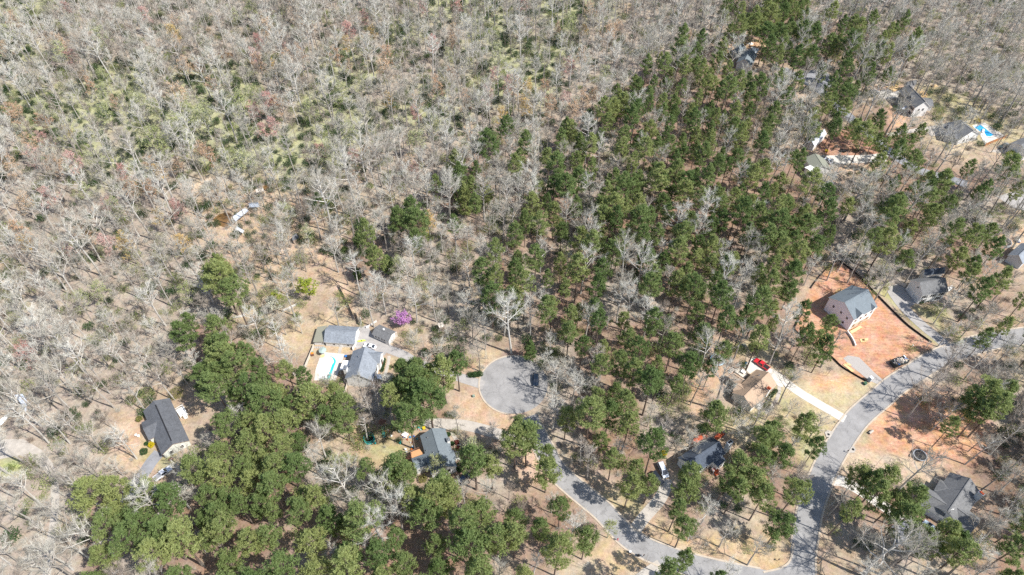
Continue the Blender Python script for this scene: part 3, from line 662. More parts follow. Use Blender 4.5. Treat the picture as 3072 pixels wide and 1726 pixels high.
# ------------------------------------------------------------------ houses
CLEAR = []          # picture outlines of roofs that no tree stands in front of
class Block:
    """rectangular roofed volume from three eave corners seen in the photograph (a -> b -> c), eave height ze, ridge rise"""
    def __init__(s, house, a, b, c, ze, rise, axis='u', hip=(0,0), wall=SIDING, roof=SH_GREY, ov=0.35, z0=-0.3, fascia=WHITE, walls=True, clear=True):
        A_, B_, C_ = at(*a, ze), at(*b, ze), at(*c, ze)
        e1 = (B_-A_); L = e1.length; e1.normalize(); e2 = Vector((-e1.y, e1.x, 0))
        W = (C_-B_).dot(e2)
        if W < 0: e2 = -e2; W = -W
        O = A_.copy(); O.z = 0
        if axis == 'w': O, e1, e2, L, W = O, e2, e1, W, L
        s.h, s.O, s.e1, s.e2, s.L, s.W, s.ze, s.rise, s.ov = house, O, e1, e2, L, W, ze, rise, ov
        o0 = house.location
        P = lambda x, y, z: O + e1*x + e2*y + Vector((0,0,z)) - o0
        s.P = P
        hx0, hx1 = hip[0]*W/2, hip[1]*W/2
        zr = ze+rise; th = 0.16
        if clear:
            cs = [pix(*(O+e1*x+e2*y)[:2], zz) for x, y, zz in ((0,0,ze),(L,0,ze),(L,W,ze),(0,W,ze))]; mx = sum(c[0] for c in cs)/4; my = sum(c[1] for c in cs)/4
            CLEAR.append([(mx+(c[0]-mx)*.9, my+(c[1]-my)*.9) for c in cs])
        # roof: two (or four) slabs with a fascia edge
        mb = MB(); top = [P(0,0,ze), P(L,0,ze), P(L,W,ze), P(0,W,ze), P(hx0,W/2,zr), P(L-hx1,W/2,zr)]
        bot = [v-Vector((0,0,th)) for v in top]
        T = [(0,1,5,4), (2,3,4,5), (1,2,5), (3,0,4)]
        n = 6; flip = e1.cross(e2).z < 0
        def fc(f): return tuple(f[::-1]) if flip else tuple(f)
        if hip[0] == 0: T.remove((3,0,4))
        if hip[1] == 0: T.remove((1,2,5))
        mb.add(top+bot, [fc(f) for f in T] + [fc(tuple(i+n for i in f[::-1])) for f in T], 0)
        loop = [0,1] + ([5] if hip[1] == 0 else []) + [2,3] + ([4] if hip[0] == 0 else [])
        mb.add(top+bot, [fc((loop[i]+n, loop[(i+1)%len(loop)]+n, loop[(i+1)%len(loop)], loop[i])) for i in range(len(loop))], 1)
        # ridge cap
        cap = [P(hx0,W/2,zr+.03), P(L-hx1,W/2,zr+.03)]
        mb.bar(cap[0], cap[1], .28, .06, 0)
        s.roof = part('roof', mb, [roof, fascia], house)
        # walls
        if walls:
            x0, x1, y0, y1 = ov, L-ov, ov, W-ov
            k = rise/(W/2); zw = ze+ov*k-th
            zp0 = ze+rise-th-.02
            vs = [P(x0,y0,z0), P(x1,y0,z0), P(x1,y1,z0), P(x0,y1,z0), P(x0,y0,zw), P(x1,y0,zw), P(x1,y1,zw), P(x0,y1,zw)]
            mw = MB()
            fs = [(0,1,5,4), (2,3,7,6)]
            vs += [P(x0,W/2,zp0), P(x1,W/2,zp0)]
            fs += [(1,2,6,9,5) if hip[1] == 0 else (1,2,6,5), (3,0,4,8,7) if hip[0] == 0 else (3,0,4,7)]
            mw.add(vs, [fc(f) for f in fs]); s.wall = part('wall', mw, wall, house)
        q = [P(-.8,-.8,0), P(L+.8,-.8,0), P(L+.8,W+.8,0), P(-.8,W+.8,0)]
        block_out([(v.x+o0.x, v.y+o0.y) for v in q])
    def side(s, k):
        """outward frame of wall k: 0 and 2 run along the ridge, 1 and 3 are the gable ends"""
        L, W, o = s.L, s.W, s.ov
        if k == 0: return (o, o), (1,0), (0,-1), L-2*o
        if k == 1: return (L-o, o), (0,1), (1,0), W-2*o
        if k == 2: return (L-o, W-o), (-1,0), (0,1), L-2*o
        return (o, W-o), (0,-1), (-1,0), W-2*o
    def opening(s, k, t, z, wd, ht, name='window', frame=WHITE, pane=GLASS, proud=.07, shutters=None):
        p, d, n, ln = s.side(k); cx = p[0]+d[0]*ln*t; cy = p[1]+d[1]*ln*t
        def slab(w_, z0, z1, a, b, off=0.0):
            mb = MB(); vs = []
            for zz in (z0, z1):
                for e, f in ((-w_/2, a), (w_/2, a), (w_/2, b), (-w_/2, b)):
                    vs.append(s.P(cx+d[0]*(e+off)+n[0]*f, cy+d[1]*(e+off)+n[1]*f, zz))
            mb.add(vs, [(3,2,1,0),(4,5,6,7),(0,1,5,4),(1,2,6,5),(2,3,7,6),(3,0,4,7)]); return mb
        o = part(name, slab(wd+.22, z-.1, z+ht+.12, -.03, proud), frame, s.h)
        if pane is not None:
            if name == 'window':
                part('pane', slab(wd, z, z+ht/2-.03, -.01, proud+.02), pane, o); part('pane', slab(wd, z+ht/2+.03, z+ht, -.01, proud+.02), pane, o)
            else: part('panel', slab(wd, z+.02, z+ht, -.01, proud+.02), pane, o)
        if shutters is not None:
            for sg in (-1, 1): part('shutter', slab(.42, z-.05, z+ht+.05, -.01, .05, sg*(wd/2+.34)), shutters, o)
        return o
    def on_roof(s, x, y):
        """point on the roof surface, x and y as fractions of length and width"""
        z = s.ze + s.rise*(1-abs(2*y-1)); return s.P(x*s.L, y*s.W, z)
    def chimney(s, x, y, wx, wy, h, m=WHITE, cap=DKBROWN, down=2.0):
        p = s.on_roof(x, y); mb = MB(); rz = math.atan2(s.e1.y, s.e1.x)
        mb.box(p-Vector((0,0,down)), (wx, wy, down+h), rz)
        c = part('chimney', mb, m, s.roof); mc = MB(); mc.box(p+Vector((0,0,h)), (wx+.2, wy+.2, .14), rz); mc.box(p+Vector((0,0,h+.14)), (.35,.35,.3), rz)
        part('chimney_cap', mc, cap, s.roof)
    def vents(s, spots, m=STEEL):
        for x, y in spots:
            p = s.on_roof(x, y); mb = MB(); mb.tube(p-Vector((0,0,.2)), p+Vector((0,0,.55)), .09, .09, 6); mb.box(p-Vector((0,0,.1)), (.36,.36,.16))
            part('vent_pipe', mb, m, s.roof)
def house(name, label, ref, cat='house'):
    p = at(*ref); return thing(name, label, cat, (p.x, p.y, 0))
def deck(parent, pts, z, m, rail=None, railm=None, edges=None, local=None, name='deck', legs=True):
    """raised timber platform on posts with railings on the given edges"""
    o0 = parent.location if parent is not None else Vector()
    g = [at(u, v, z)-o0 for u, v in pts]; mb = MB(); mb.prism(g, z-.22, z); d = part(name, mb, m, parent)
    if legs:
        for p in g:
            ml = MB(); ml.box((p.x, p.y, -.3), (.16, .16, z+.1)); part('post', ml, railm or m, d)
    if rail:
        for i in (edges if edges is not None else range(len(g))):
            p, q = g[i], g[(i+1)%len(g)]; mr = MB(); zz = Vector((0,0,1))
            p0 = Vector((p.x, p.y, z)); q0 = Vector((q.x, q.y, z))
            mr.bar(p0+zz*rail, q0+zz*rail, .14, .08); mr.bar(p0+zz*.12, q0+zz*.12, .07, .07)
            n = max(2, int((q0-p0).length/.32))
            for k in range(n+1): r = p0.lerp(q0, k/n); mr.bar(r, r+zz*rail, .05)
            part('railing', mr, railm or m, d)
    return d
def stairs(parent, p, q, z0, z1, wd, m, name='stairs', n=7):
    """flight from (p at z0) down to (q at z1)"""
    o0 = parent.location; a = at(*p, z0)-o0; b = at(*q, z1)-o0; a.z, b.z = z0, z1; d = Vector((b.x-a.x, b.y-a.y, 0)); rz = math.atan2(d.y, d.x); run = d.length/n
    mb = MB()
    for k in range(n):
        c = a.lerp(b, (k+.5)/n); mb.box((c.x, c.y, c.z-.06), (run*.95, wd, .06), rz)
    o = part(name, mb, m, parent); sd = Vector((-d.y, d.x, 0)).normalized()*wd/2
    for sg in (-1, 1):
        mr = MB(); mr.bar(a+sd*sg-Vector((0,0,.1)), b+sd*sg-Vector((0,0,.1)), .06, .25); mr.bar(a+sd*sg+Vector((0,0,.9)), b+sd*sg+Vector((0,0,.9)), .09)
        for k in range(4): r = a.lerp(b, k/3)+sd*sg; mr.bar(r, r+Vector((0,0,.9)), .07)
        part('handrail', mr, m, o)
    return o

# --- A: left house, charcoal roof
HA = lambda p: RG(340,1170,.2004,p)
def B_(h, f, pts, *a, **k): q = f(pts); return Block(h, q[0], q[1], q[2], *a, **k)
h = house('ranch_house', 'house with long charcoal gable roof above the grey asphalt driveway', (495,1300))
b = B_(h, HA, [(845,120),(1140,760),(725,980)], 2.9, 2.4, wall=CREAMW, roof=SH_DARK, fascia=mat('fascia_rust', (.36,.20,.13)))
b.vents([(.1,.25),(.45,.2),(.62,.3),(.75,.12)])
mb = MB(); mb.bar(b.on_roof(.1,.5)+Vector((0,0,.06)), b.on_roof(.93,.5)+Vector((0,0,.06)), .34, .1); part('ridge_vent', mb, BLACK, b.roof)
b.opening(1, .3, 1.0, 1.0, 1.3); b.opening(1, .7, 1.0, 1.0, 1.3); b.opening(2, .2, .05, 2.6, 2.2, 'garage_door', WHITE, WHITE)
b2 = B_(h, HA, [(418,490),(530,755),(760,650)], 2.9, 1.5, 'w', wall=CREAMW, roof=SH_DARK, fascia=mat('fascia_rust', (.36,.20,.13)))
b2.opening(3, .35, 1.0, .9, 1.3); b2.opening(3, .65, 1.0, .9, 1.3)
d = deck(h, HA([(940,310),(1045,245),(1105,350),(1000,405)]), 1.1, mat('deck_white', (.70,.70,.68)), .95, WHITE, (0,1,2))
stairs(h, HA([(1075,365)])[0], HA([(1095,430)])[0], 1.1, .1, 1.0, WHITE, n=5)

# --- B: pool house group
HB = lambda p: RG(860,930,.197,p)
h = house('pool_house', 'large grey shingled house beside the white covered swimming pool', (1085,1090))
b = B_(h, HB, [(1010,625),(885,1050),(1315,1068)], 4.6, 3.1, wall=WHITE, roof=SH_GREY)
b.chimney(.72, -.04, 1.5, 1.1, 2.2, WHITE, STEEL, 6.2); b.vents([(.3,.32),(.34,.36),(.6,.1)])
for t in (.2, .45, .8): b.opening(0, t, 2.7, 1.0, 1.4)
for t in (.15, .5, .8): b.opening(2, t, 2.2, 1.0, 1.5, shutters=BLACK)
b2 = B_(h, HB, [(1478,648),(1420,815),(1180,760)], 4.6, 2.3, 'w', wall=WHITE, roof=SH_GREY)
b2.opening(3, .5, 2.3, 1.4, 1.5); b2.opening(3, .5, .1, 1.2, 2.0, 'door', WHITE, DKBROWN)
pt = HB([(858,768),(962,772),(938,925),(806,912)]); o0 = h.location
g = [at(u, v, 3.0)-o0 for u, v in pt]; mb = MB(); mb.prism(g, 2.85, 3.02); pr = part('patio_roof', mb, WHITE, h)
for p in g:
    mb = MB(); mb.box((p.x*.98+g[0].x*.02, p.y, -.2), (.16,.16,3.06)); part('post', mb, WHITE, pr)
g2 = [at(u, v, 3.0)-o0 for u, v in HB([(1365,975),(1440,985),(1445,1050),(1375,1045)])]; mb = MB(); mb.prism(g2, 2.8, 3.0); pp = part('porch_roof', mb, WHITE, h)
for p in g2: mb = MB(); mb.box((p.x, p.y, -.2), (.2,.2,3.0)); part('post', mb, WHITE, pp)

h = house('garage', 'detached garage with pale grey shingles and an olive lean-to', (1015,1035), 'garage')
b = B_(h, HB, [(562,492),(1036,524),(1112,262)], 2.7, 2.3, wall=SIDING, roof=SH_GREY)
b.opening(0, .3, 1.1, .7, .6); b.opening(0, .78, 1.1, .7, .6); b.opening(0, .53, 0, .95, 2.0, 'door', WHITE, WHITE)
b.opening(1, .3, 0, 2.6, 2.1, 'garage_door', WHITE, GREYW); b.opening(1, .72, 0, 2.6, 2.1, 'garage_door', WHITE, GREYW)
g = [at(u, v, z)-h.location for (u, v), z in zip(HB([(400,492),(556,486),(618,238),(468,258)]), (2.1,2.55,2.55,2.1))]
mb = MB(); mb.add(g+[p-Vector((0,0,.14)) for p in g], [(0,1,2,3),(7,6,5,4),(0,4,5,1),(1,5,6,2),(2,6,7,3),(3,7,4,0)]); part('lean_to_roof', mb, METAL_TAN, h)
mb = MB(); c = sum(g, Vector())/4; gi = [p+(c-p)*.08 for p in g]
mb.add([Vector((p.x,p.y,-.2)) for p in gi]+[p-Vector((0,0,.15)) for p in gi], [(0,1,5,4),(1,2,6,5),(2,3,7,6),(3,0,4,7)]); part('lean_to_wall', mb, SIDING, h)
block_out([(p.x+h.location.x, p.y+h.location.y) for p in g])
mb = MB()
for k in range(5):
    q = HB([(440+k*30,572)])[0]; p = at(*q)-h.location; mb.box((p.x, p.y, -.1), (.75,.9,.14), -.05)
part('step_stones', mb, CONCG, h)

h = house('cottage', 'small cottage with streaked grey roof beside the purple tree', (1150,1000), 'cottage')
b = B_(h, HB, [(1297,368),(1552,482),(1675,337)], 2.5, 1.3, wall=SIDING, roof=SH_MID)
for t in (.15, .35, .55, .72): b.opening(0, t, .9, .7, 1.1, frame=WHITE)
mb = MB(); p = b.on_roof(.45,.62); mb.box(p-Vector((0,0,.1)), (.6,.6,.5), .4); part('roof_vent', mb, WHITE, b.roof)
for y in (.02, .35, .65, .98):
    p = b.P(b.L+.1, y*b.W, 0); mb = MB(); mb.box((p.x, p.y, -.2), (.14,.14,2.7), .4); part('porch_post', mb, WHITE, h)
mb = MB(); mb.bar(b.P(b.L+.1,0,.95), b.P(b.L+.1,b.W,.95), .08); mb.bar(b.P(b.L+.1,0,.2), b.P(b.L+.1,b.W,.2), .06)
for k in range(9): mb.bar(b.P(b.L+.1, b.W*k/8,.2), b.P(b.L+.1,b.W*k/8,.95), .05)
part('porch_railing', mb, WHITE, h)

# pool B
g = ground(HB([(535,640),(882,674),(745,1075),(420,1075),(442,905)])); mb = MB(); mb.prism(g, -.25, .06)
pl = thing('swimming_pool', 'swimming pool under a white cover with a teal water edge', 'pool'); part('pool_deck', mb, CONCW, pl); block_out(g)
rim = smooth_line(ground(HB([(585,690),(690,715),(742,760),(748,800),(728,850),(700,930),(660,1030),(620,1060),(500,1050),(500,980),(540,840),(585,690)])), 3)[:-1]
mb = MB(); mb.prism(rim, .02, .066); part('water', mb, TEALW, pl)
cov = smooth_line(ground(HB([(585,690),(680,722),(712,765),(716,800),(690,840),(660,930),(618,1030),(600,1056),(500,1050),(500,980),(540,840),(585,690)])), 3)[:-1]
mb = MB(); mb.prism(cov, .03, .10); part('cover', mb, mat('pool_cover', (.85,.86,.86), .5, .03), pl)
def fence(name, pts, ht, m, label, cat='fence', postm=None, step=2.4, gap=0.0, pz=True):
    """panel fence: one panel and one post per bay"""
    line = ground(pts); o = thing(name, label, cat, (line[0].x, line[0].y, 0)); o0 = Vector((line[0].x, line[0].y, 0))
    for a, b in zip(line[:-1], line[1:]):
        n = max(1, round((b-a).length/step)); rz = math.atan2((b-a).y, (b-a).x); ln = (b-a).length/n
        for k in range(n):
            p = a.lerp(b, k/n)-o0; q = a.lerp(b, (k+1)/n)-o0; c = (p+q)/2; mb = MB()
            jig = RNG.uniform(-.04,.04)
            if gap:
                for i in range(4): mb.bar(p+Vector((0,0,.25+i*ht/4)), q+Vector((0,0,.25+i*ht/4)), .05, .13)
            else:
                nb = max(2, int(ln/.3))
                for i in range(nb):
                    r = p.lerp(q, (i+.5)/nb); mb.box((r.x, r.y, -.2), (ln/nb*.96, .045, ht+.2+jig+RNG.uniform(-.02,.02)), rz)
                mb.bar(p+Vector((0,0,ht*.8)), q+Vector((0,0,ht*.8)), .09, .09)
            part('panel', mb, m, o)
            mp = MB(); mp.box((p.x, p.y, -.3), (.11,.11,ht+.42), rz); part('post', mp, postm or m, o)
    p = line[-1]-o0; mp = MB(); mp.box((p.x, p.y, -.3), (.11,.11,ht+.42)); part('post', mp, postm or m, o)
    return o
fence('board_fence', HB([(420,560),(385,650),(340,760),(288,885)]), 1.6, WOODP, 'pale board fence along the pool yard')
fence('board_fence', HB([(1060,60),(1085,150),(1112,235)]) , 1.8, WOOD, 'grey board fence running up behind the garage', step=2.6)
fence('board_fence', [(1018,862),(1046,918),(1066,962)], 1.8, WOOD, 'long weathered fence beside the sandy path')
fence('rail_fence', HB([(1218,285),(1290,240),(1372,188)]), 1.1, WHITE, 'white rail fence behind the cottage', gap=1)
fence('board_fence', HB([(1130,150),(1150,235)]), 1.5, WHITE, 'white gate between garage and rail fence', 'gate', step=2)
fence('board_fence', HB([(935,1120),(905,1230),(880,1305)]), 1.5, WOODP, 'pale fence below the grey shingled pool house')
fence('board_fence', HB([(1040,540),(1010,620)]), 1.6, WHITE, 'white fence between garage and pool house')

# --- C: house with brown deck
HC = lambda p: RG(1040,1250,.197,p)
h = house('split_house', 'blue grey roofed house with brown timber deck and cluttered yard', (1335,1370))
b = B_(h, HC, [(1500,180),(1682,762),(1282,880)], 4.2, 2.5, wall=SIDING, roof=SH_BLUE)
b.chimney(.36, .03, 1.1, .9, 1.5, WHITE, STEEL, 4.0); b.vents([(.15,.75),(.42,.92),(.56,.7)])
b.opening(1, .3, 2.0, 1.0, 1.3); b.opening(1, .65, 2.0, 1.0, 1.3)
for t in (.2, .5, .85): b.opening(0, t, 2.0, 1.0, 1.3)
for t in (.15, .4): b.opening(2, 1-t, 2.2, 1.0, 1.2)
b2 = B_(h, HC, [(985,640),(1046,812),(1330,705)], 4.1, 1.1, 'w', wall=SIDING, roof=SH_BLUE)
b2.opening(0, .3, 2.2, .8, .8); b2.opening(2, .3, 2.2, .8, .8)
b3 = B_(h, HC, [(1195,645),(1285,880),(1500,800)], 4.25, 1.9, 'w', wall=SIDING, roof=SH_BLUE)
b4 = B_(h, HC, [(1625,505),(1665,640),(1560,690)], 4.0, .9, 'w', wall=SIDING, roof=SH_BLUE)
deck(h, HC([(975,545),(1108,492),(1168,572),(990,632)]), 3.0, BROWNDECK, 1.0, DKBROWN, (0,3))
stairs(h, HC([(985,600)])[0], HC([(860,665)])[0], 3.0, .1, 1.1, DKBROWN, n=10)
deck(h, HC([(1655,560),(1710,565),(1730,655),(1665,660)]), .9, CONCW, .9, WHITE, (0,2), name='porch')

# --- D: tan house
HD = lambda p: RG(2120,1040,.15552,p)
h = house('tan_house', 'tan roofed house with chimney and pale drive by the red pickup', (2265,1165))
b = B_(h, HD, [(1355,725),(880,1195),(475,905)], 3.2, 2.7, wall=WHITE, roof=SH_TAN)
b.vents([(.18,.7),(.2,.72),(.3,.85)])
b2 = B_(h, HD, [(735,632),(540,505),(400,600)], 3.1, 1.5, wall=CREAMW, roof=SH_TAN)
b3 = B_(h, HD, [(640,690),(500,840),(700,1010)], 3.15, 1.3, 'w', wall=CREAMW, roof=SH_TAN)
b4 = B_(h, HD, [(1222,862),(1105,985),(985,880)], 3.2, 1.6, 'w', wall=WHITE, roof=SH_TAN)
b.chimney(.35, .06, 1.0, 1.0, 1.7, WHITE, REDWOOD, 3)
for t in (.12, .55, .72): b.opening(0, t, .9, 1.0, 1.5, shutters=BLACK)
b4.opening(3, .5, .9, 1.2, 1.5)
deck(h, HD([(1000,1030),(1050,980),(1120,1050),(1060,1110)]), 2.7, SH_TAN, name='porch_roof')
stairs(h, HD([(990,1110)])[0], HD([(1040,1205)])[0], .9, .1, 1.5, WHITE, n=4)
deck(h, HD([(545,480),(650,425),(790,545),(720,610)]), .8, WOODP, .9, WOODP, (0,1))
stairs(h, HD([(530,430)])[0], HD([(430,500)])[0], .8, .1, 1.2, WOODP, n=5)

# --- E: dark house with red decks
HE = lambda p: RG(1960,1270,.13478,p)
h = house('dark_house', 'dark blue roofed house with red timber decks among pines', (2110,1380))
b = B_(h, HE, [(1260,305),(540,770),(905,1150)], 4.0, 2.6, wall=SIDING, roof=SH_NAVY)
b.vents([(.3,.2),(.6,.3)])
b.opening(1, .4, 1.4, 1.1, 1.4); b.opening(1, .75, 1.4, 1.1, 1.4)
for t in (.2, .45, .7): b.opening(2, t, 1.4, 1.0, 1.4)
b2 = B_(h, HE, [(1640,835),(1440,985),(1280,800)], 3.8, 1.5, 'w', wall=WHITE, roof=SH_NAVY)
b2.opening(3, .5, 1.2, 1.4, 1.4)
mb = MB(); p = at(*HE([(1600,640)])[0])-h.location; mb.box((p.x, p.y, -.2), (1.9,1.1,6.6), .6); part('chimney', mb, GREYW, b.roof)
mb = MB(); mb.box((p.x, p.y, 6.4), (1.2,.7,.2), .6); part('chimney_cap', mb, BLACK, b.roof)
deck(h, HE([(880,395),(1080,262),(1190,335),(1000,440)]), 2.4, REDWOOD, 1.0, REDWOOD, (0,1))
stairs(h, HE([(1390,345)])[0], HE([(1552,222)])[0], 2.0, .2, 1.2, REDWOOD, n=9)
deck(h, HE([(1300,1010),(1420,985),(1470,1060),(1340,1100)]), 1.2, REDWOOD, .95, WHITE, (1,3), name='porch')
stairs(h, HE([(1390,1060)])[0], HE([(1420,1160)])[0], 1.2, .1, 1.2, REDWOOD, n=5)

# --- F: house under construction
h = house('new_house', 'tall unfinished house with slate roof on the orange clay lot', (2550,960))
b = B_(h, CN, [(610,335),(365,465),(610,715)], 6.6, 3.6, wall=LILAC, roof=SH_BLUE)
b.vents([(.42,.36),(.5,.3),(.35,.4)])
for t, z in ((.25,4.2), (.55,4.4), (.8,4.2), (.45,1.0), (.75,1.2)): b.opening(1, t, z, .75, 1.0, frame=LILAC)
for t in (.15, .38, .62, .86): b.opening(2, t, 3.9, 1.1, 1.4, frame=WHITE)
for t in (.2, .8): b.opening(2, t, .8, 1.3, 1.5, frame=WHITE)
b.opening(2, .5, 0, 1.2, 2.2, 'door', WHITE, WOOD)
mb = MB()
q = [b.P(0.33,b.W-.33,-.2), b.P(b.L-.33,b.W-.33,-.2), b.P(b.L-.33,b.W-.30,-.2), b.P(.33,b.W-.30,-.2)]
mb.add(q+[v+Vector((0,0,6.5)) for v in q], [(0,1,5,4),(1,2,6,5),(2,3,7,6),(3,0,4,7),(4,5,6,7)]); part('front_sheathing', mb, WHITE, h)
for x, wd in ((.74, 3.6), (.16, 2.4)):
    # front gable cut into the main slope
    zc = 6.6; y1 = b.W+.15; half = wd/2; rise = half*1.05; xm = x*b.L; mb = MB()
    back = b.W-rise/(b.rise/(b.W/2))
    T = [b.P(xm-half,y1,zc+.03), b.P(xm,y1,zc+rise), b.P(xm+half,y1,zc+.03), b.P(xm,back,zc+rise), b.P(xm-half,b.W+.1,zc+.03), b.P(xm+half,b.W+.1,zc+.03)]
    mb.add(T, [(0,1,3),(1,2,3)], 0); mb.add(T, [(0,2,1)], 1)
    part('front_gable', mb, [SH_BLUE, WHITE], h)
deck(h, CN([(430,410),(490,372),(530,385),(470,430)]), 3.0, LUMBER, 1.0, LUMBER, (0,1,3))
deck(h, CN([(590,815),(700,755),(720,775),(610,840)]), 1.0, LUMBER, None, name='porch_frame')
mb = MB()
for k in range(12): p = at(*CN([(600+k*14, 800-k*7)])[0])-h.location; mb.box((p.x, p.y, .9), (.1,.1,2.4)); 
part('porch_stud', mb, LUMBER, h)
# retaining wall
ln = smooth_line(ground(CN([(560,825),(600,880),(628,930),(645,975)])), 5)
o = ribbon('retaining_wall', ln, .18, -.3, .9, WHITE, 'x', 'wall'); tag(o, 'curved white retaining wall at the corner of the unfinished house', 'wall'); del o['kind']
def silt(pts, label):
    line = smooth_line(ground(pts), 4); o0 = Vector((line[0].x, line[0].y, 0)); o = thing('silt_fence', label, 'silt fence', o0); mb = MB()
    for a, b in zip(line[:-1], line[1:]): mb.bar(a-o0+Vector((0,0,.35)), b-o0+Vector((0,0,.35)), .04, .95)
    part('fabric', mb, BLACK, o)
    for p in line[::2]: mp = MB(); mp.box((p.x-o0.x+.05, p.y-o0.y, -.3), (.06,.06,1.35)); part('stake', mp, WOOD, o)
silt(CN([(460,78),(600,175),(700,262),(880,450),(1150,720),(1300,840),(1440,938)]), 'long black silt fence between the clay lot and the grass strip')
silt(CN([(455,80),(370,150),(280,240),(200,345),(185,370)]), 'black silt fence along the wooded back of the clay lot')
silt(CN([(60,690),(12,790),(60,850),(250,985),(400,1095),(500,1190),(620,1265),(760,1345)]), 'black silt fence along the pine trunks below the clay lot')

# --- G: white house beside the clay lot
HG = lambda p: RG(2620,780,.12438,p)
h = house('white_house', 'white house with double garage doors and dark tree-shadowed roof', (2770,870))
b = B_(h, HG, [(880,480),(1185,870),(1725,650)], 5.2, 3.0, 'w', wall=SIDING, roof=SH_MID)
b.opening(3, .27, 0, 2.6, 2.2, 'garage_door', WHITE, GREYW); b.opening(3, .73, 0, 2.6, 2.2, 'garage_door', WHITE, GREYW)
b.opening(3, .45, 5.4, .5, .7, pane=BLACK)
s_ = 2 if b.P(0, b.W, 0).y < b.P(0, 0, 0).y else 0
for t in (.15, .5, .85): b.opening(s_, t, 3.2, 1.0, 1.4, shutters=BLACK)
for t in (.2, .8): b.opening(s_, t, .9, 1.0, 1.4, shutters=BLACK)
b2 = B_(h, HG, [(1520,705),(1640,690),(1600,560)], 5.2, 1.2, 'w', wall=WHITE, roof=SH_MID)
b3 = B_(h, HG, [(1220,375),(1720,330),(1500,230)], 4.4, 2.0, wall=SIDING, roof=SH_NAVY)
deck(h, HG([(1740,720),(1880,650),(1900,700),(1780,790)]), .8, WHITE, .9, WHITE, (0,1,2), name='porch')
fence('board_fence', HG([(75,715),(210,655),(380,590),(540,545),(640,610),(765,665)]), 1.8, WOODP, 'bent grey board fence at the head of the grey driveway')

# --- H: bottom right house
HH = lambda p: RG(2680,1340,.24883,p)
h = house('corner_house', 'dark roofed house with tall pale chimney under long tree shadows', (2875,1530))
b = B_(h, HH, [(1060,565),(795,970),(395,725)], 3.4, 3.0, wall=GREYW, roof=SH_MID)
b2 = B_(h, HH, [(1050,870),(922,1062),(640,900)], 3.3, 2.2, 'w', wall=GREYW, roof=SH_MID)
b3 = B_(h, HH, [(420,500),(325,705),(610,840)], 3.35, 2.3, 'w', wall=GREYW, roof=SH_MID)
b4 = B_(h, HH, [(565,395),(492,530),(700,640)], 3.3, 1.2, 'w', hip=(1,0), wall=GREYW, roof=SH_MID)
b.vents([(.9,.45),(.86,.42)], WHITE)
mb = MB(); p = at(*HH([(915,690)])[0])-h.location; mb.box((p.x, p.y, -.2), (1.7,.9,7.6), -1.0); part('chimney', mb, GREYW, b.roof)
mb = MB(); mb.box((p.x, p.y, 7.4), (1.3,.6,.25), -1.0); part('chimney_cap', mb, REDWOOD, b.roof)
mb = MB(); mb.prism([q-h.location for q in ground(HH([(335,430),(400,470),(350,530),(290,500)]))], -.1, .12); part('patio', mb, CONCW, h)
for t in (.25, .7): b.opening(2, t, .9, 1.0, 1.4)
b3.opening(3, .5, .8, 1.4, 1.5)

# --- I: top house
HI = lambda p: RG(2160,100,.08294,p)
h = house('woodland_house', 'grey house with angled garage wing on bare orange soil', (2245,180))
b = B_(h, HI, [(1350,800),(1120,1200),(560,1110)], 4.2, 3.2, wall=SIDING, roof=SH_BLUE); b.vents([(.2,.6),(.3,.75),(.5,.8)])
for t in (.2, .5, .8): b.opening(0, t, 1.8, 1.0, 1.4)
b2 = B_(h, HI, [(935,555),(690,765),(350,690)], 3.4, 2.4, hip=(0,1), wall=SIDING, roof=SH_BLUE)
b3 = B_(h, HI, [(1420,560),(1330,720),(1130,560)], 3.0, 1.2, 'w', hip=(1,0), wall=WHITE, roof=METAL_PALE)
b3.opening(3, .4, 1.0, 1.0, 1.2)
# --- J: white two storey house
HJ = lambda p: RG(2600,230,.10093,p)
h = house('two_storey_house', 'white two storey house with shutters and a yellow timber deck', (2740,330))
b = B_(h, HJ, [(960,440),(1440,940),(1900,900)], 5.6, 3.2, wall=SIDING, roof=SH_MID)
sd_ = 0
for t in (.12, .28, .72, .88): b.opening(sd_, t, 3.5, .9, 1.4, shutters=BLACK)
for t in (.12, .28, .88): b.opening(sd_, t, .8, .9, 1.5, shutters=BLACK)
b.opening(sd_, .5, .1, 1.1, 2.1, 'door', WHITE, DKBROWN)
b.opening(1, .35, 3.4, .9, 1.3); b.opening(1, .65, 3.4, .9, 1.3)
b2 = B_(h, HJ, [(1205,560),(1330,780),(1480,700)], 5.6, 2.2, 'w', wall=SIDING, roof=SH_MID)
b3 = B_(h, HJ, [(1090,240),(1400,170),(1460,240)], 3.2, 2.0, wall=SIDING, roof=SH_MID)
b4 = B_(h, HJ, [(1660,620),(1890,640),(1910,880)], 3.0, 1.2, wall=SIDING, roof=SH_MID)
deck(h, HJ([(1530,460),(1665,445),(1800,610),(1650,620)]), 1.6, LUMBER, 1.0, LUMBER, (0,1,2))
g = [at(u, v, 2.9)-h.location for u, v in HJ([(1040,960),(1210,830),(1240,900),(1110,980)])]; mb = MB(); mb.prism(g, 2.8, 2.95); part('porch_roof', mb, METAL_PALE, h)
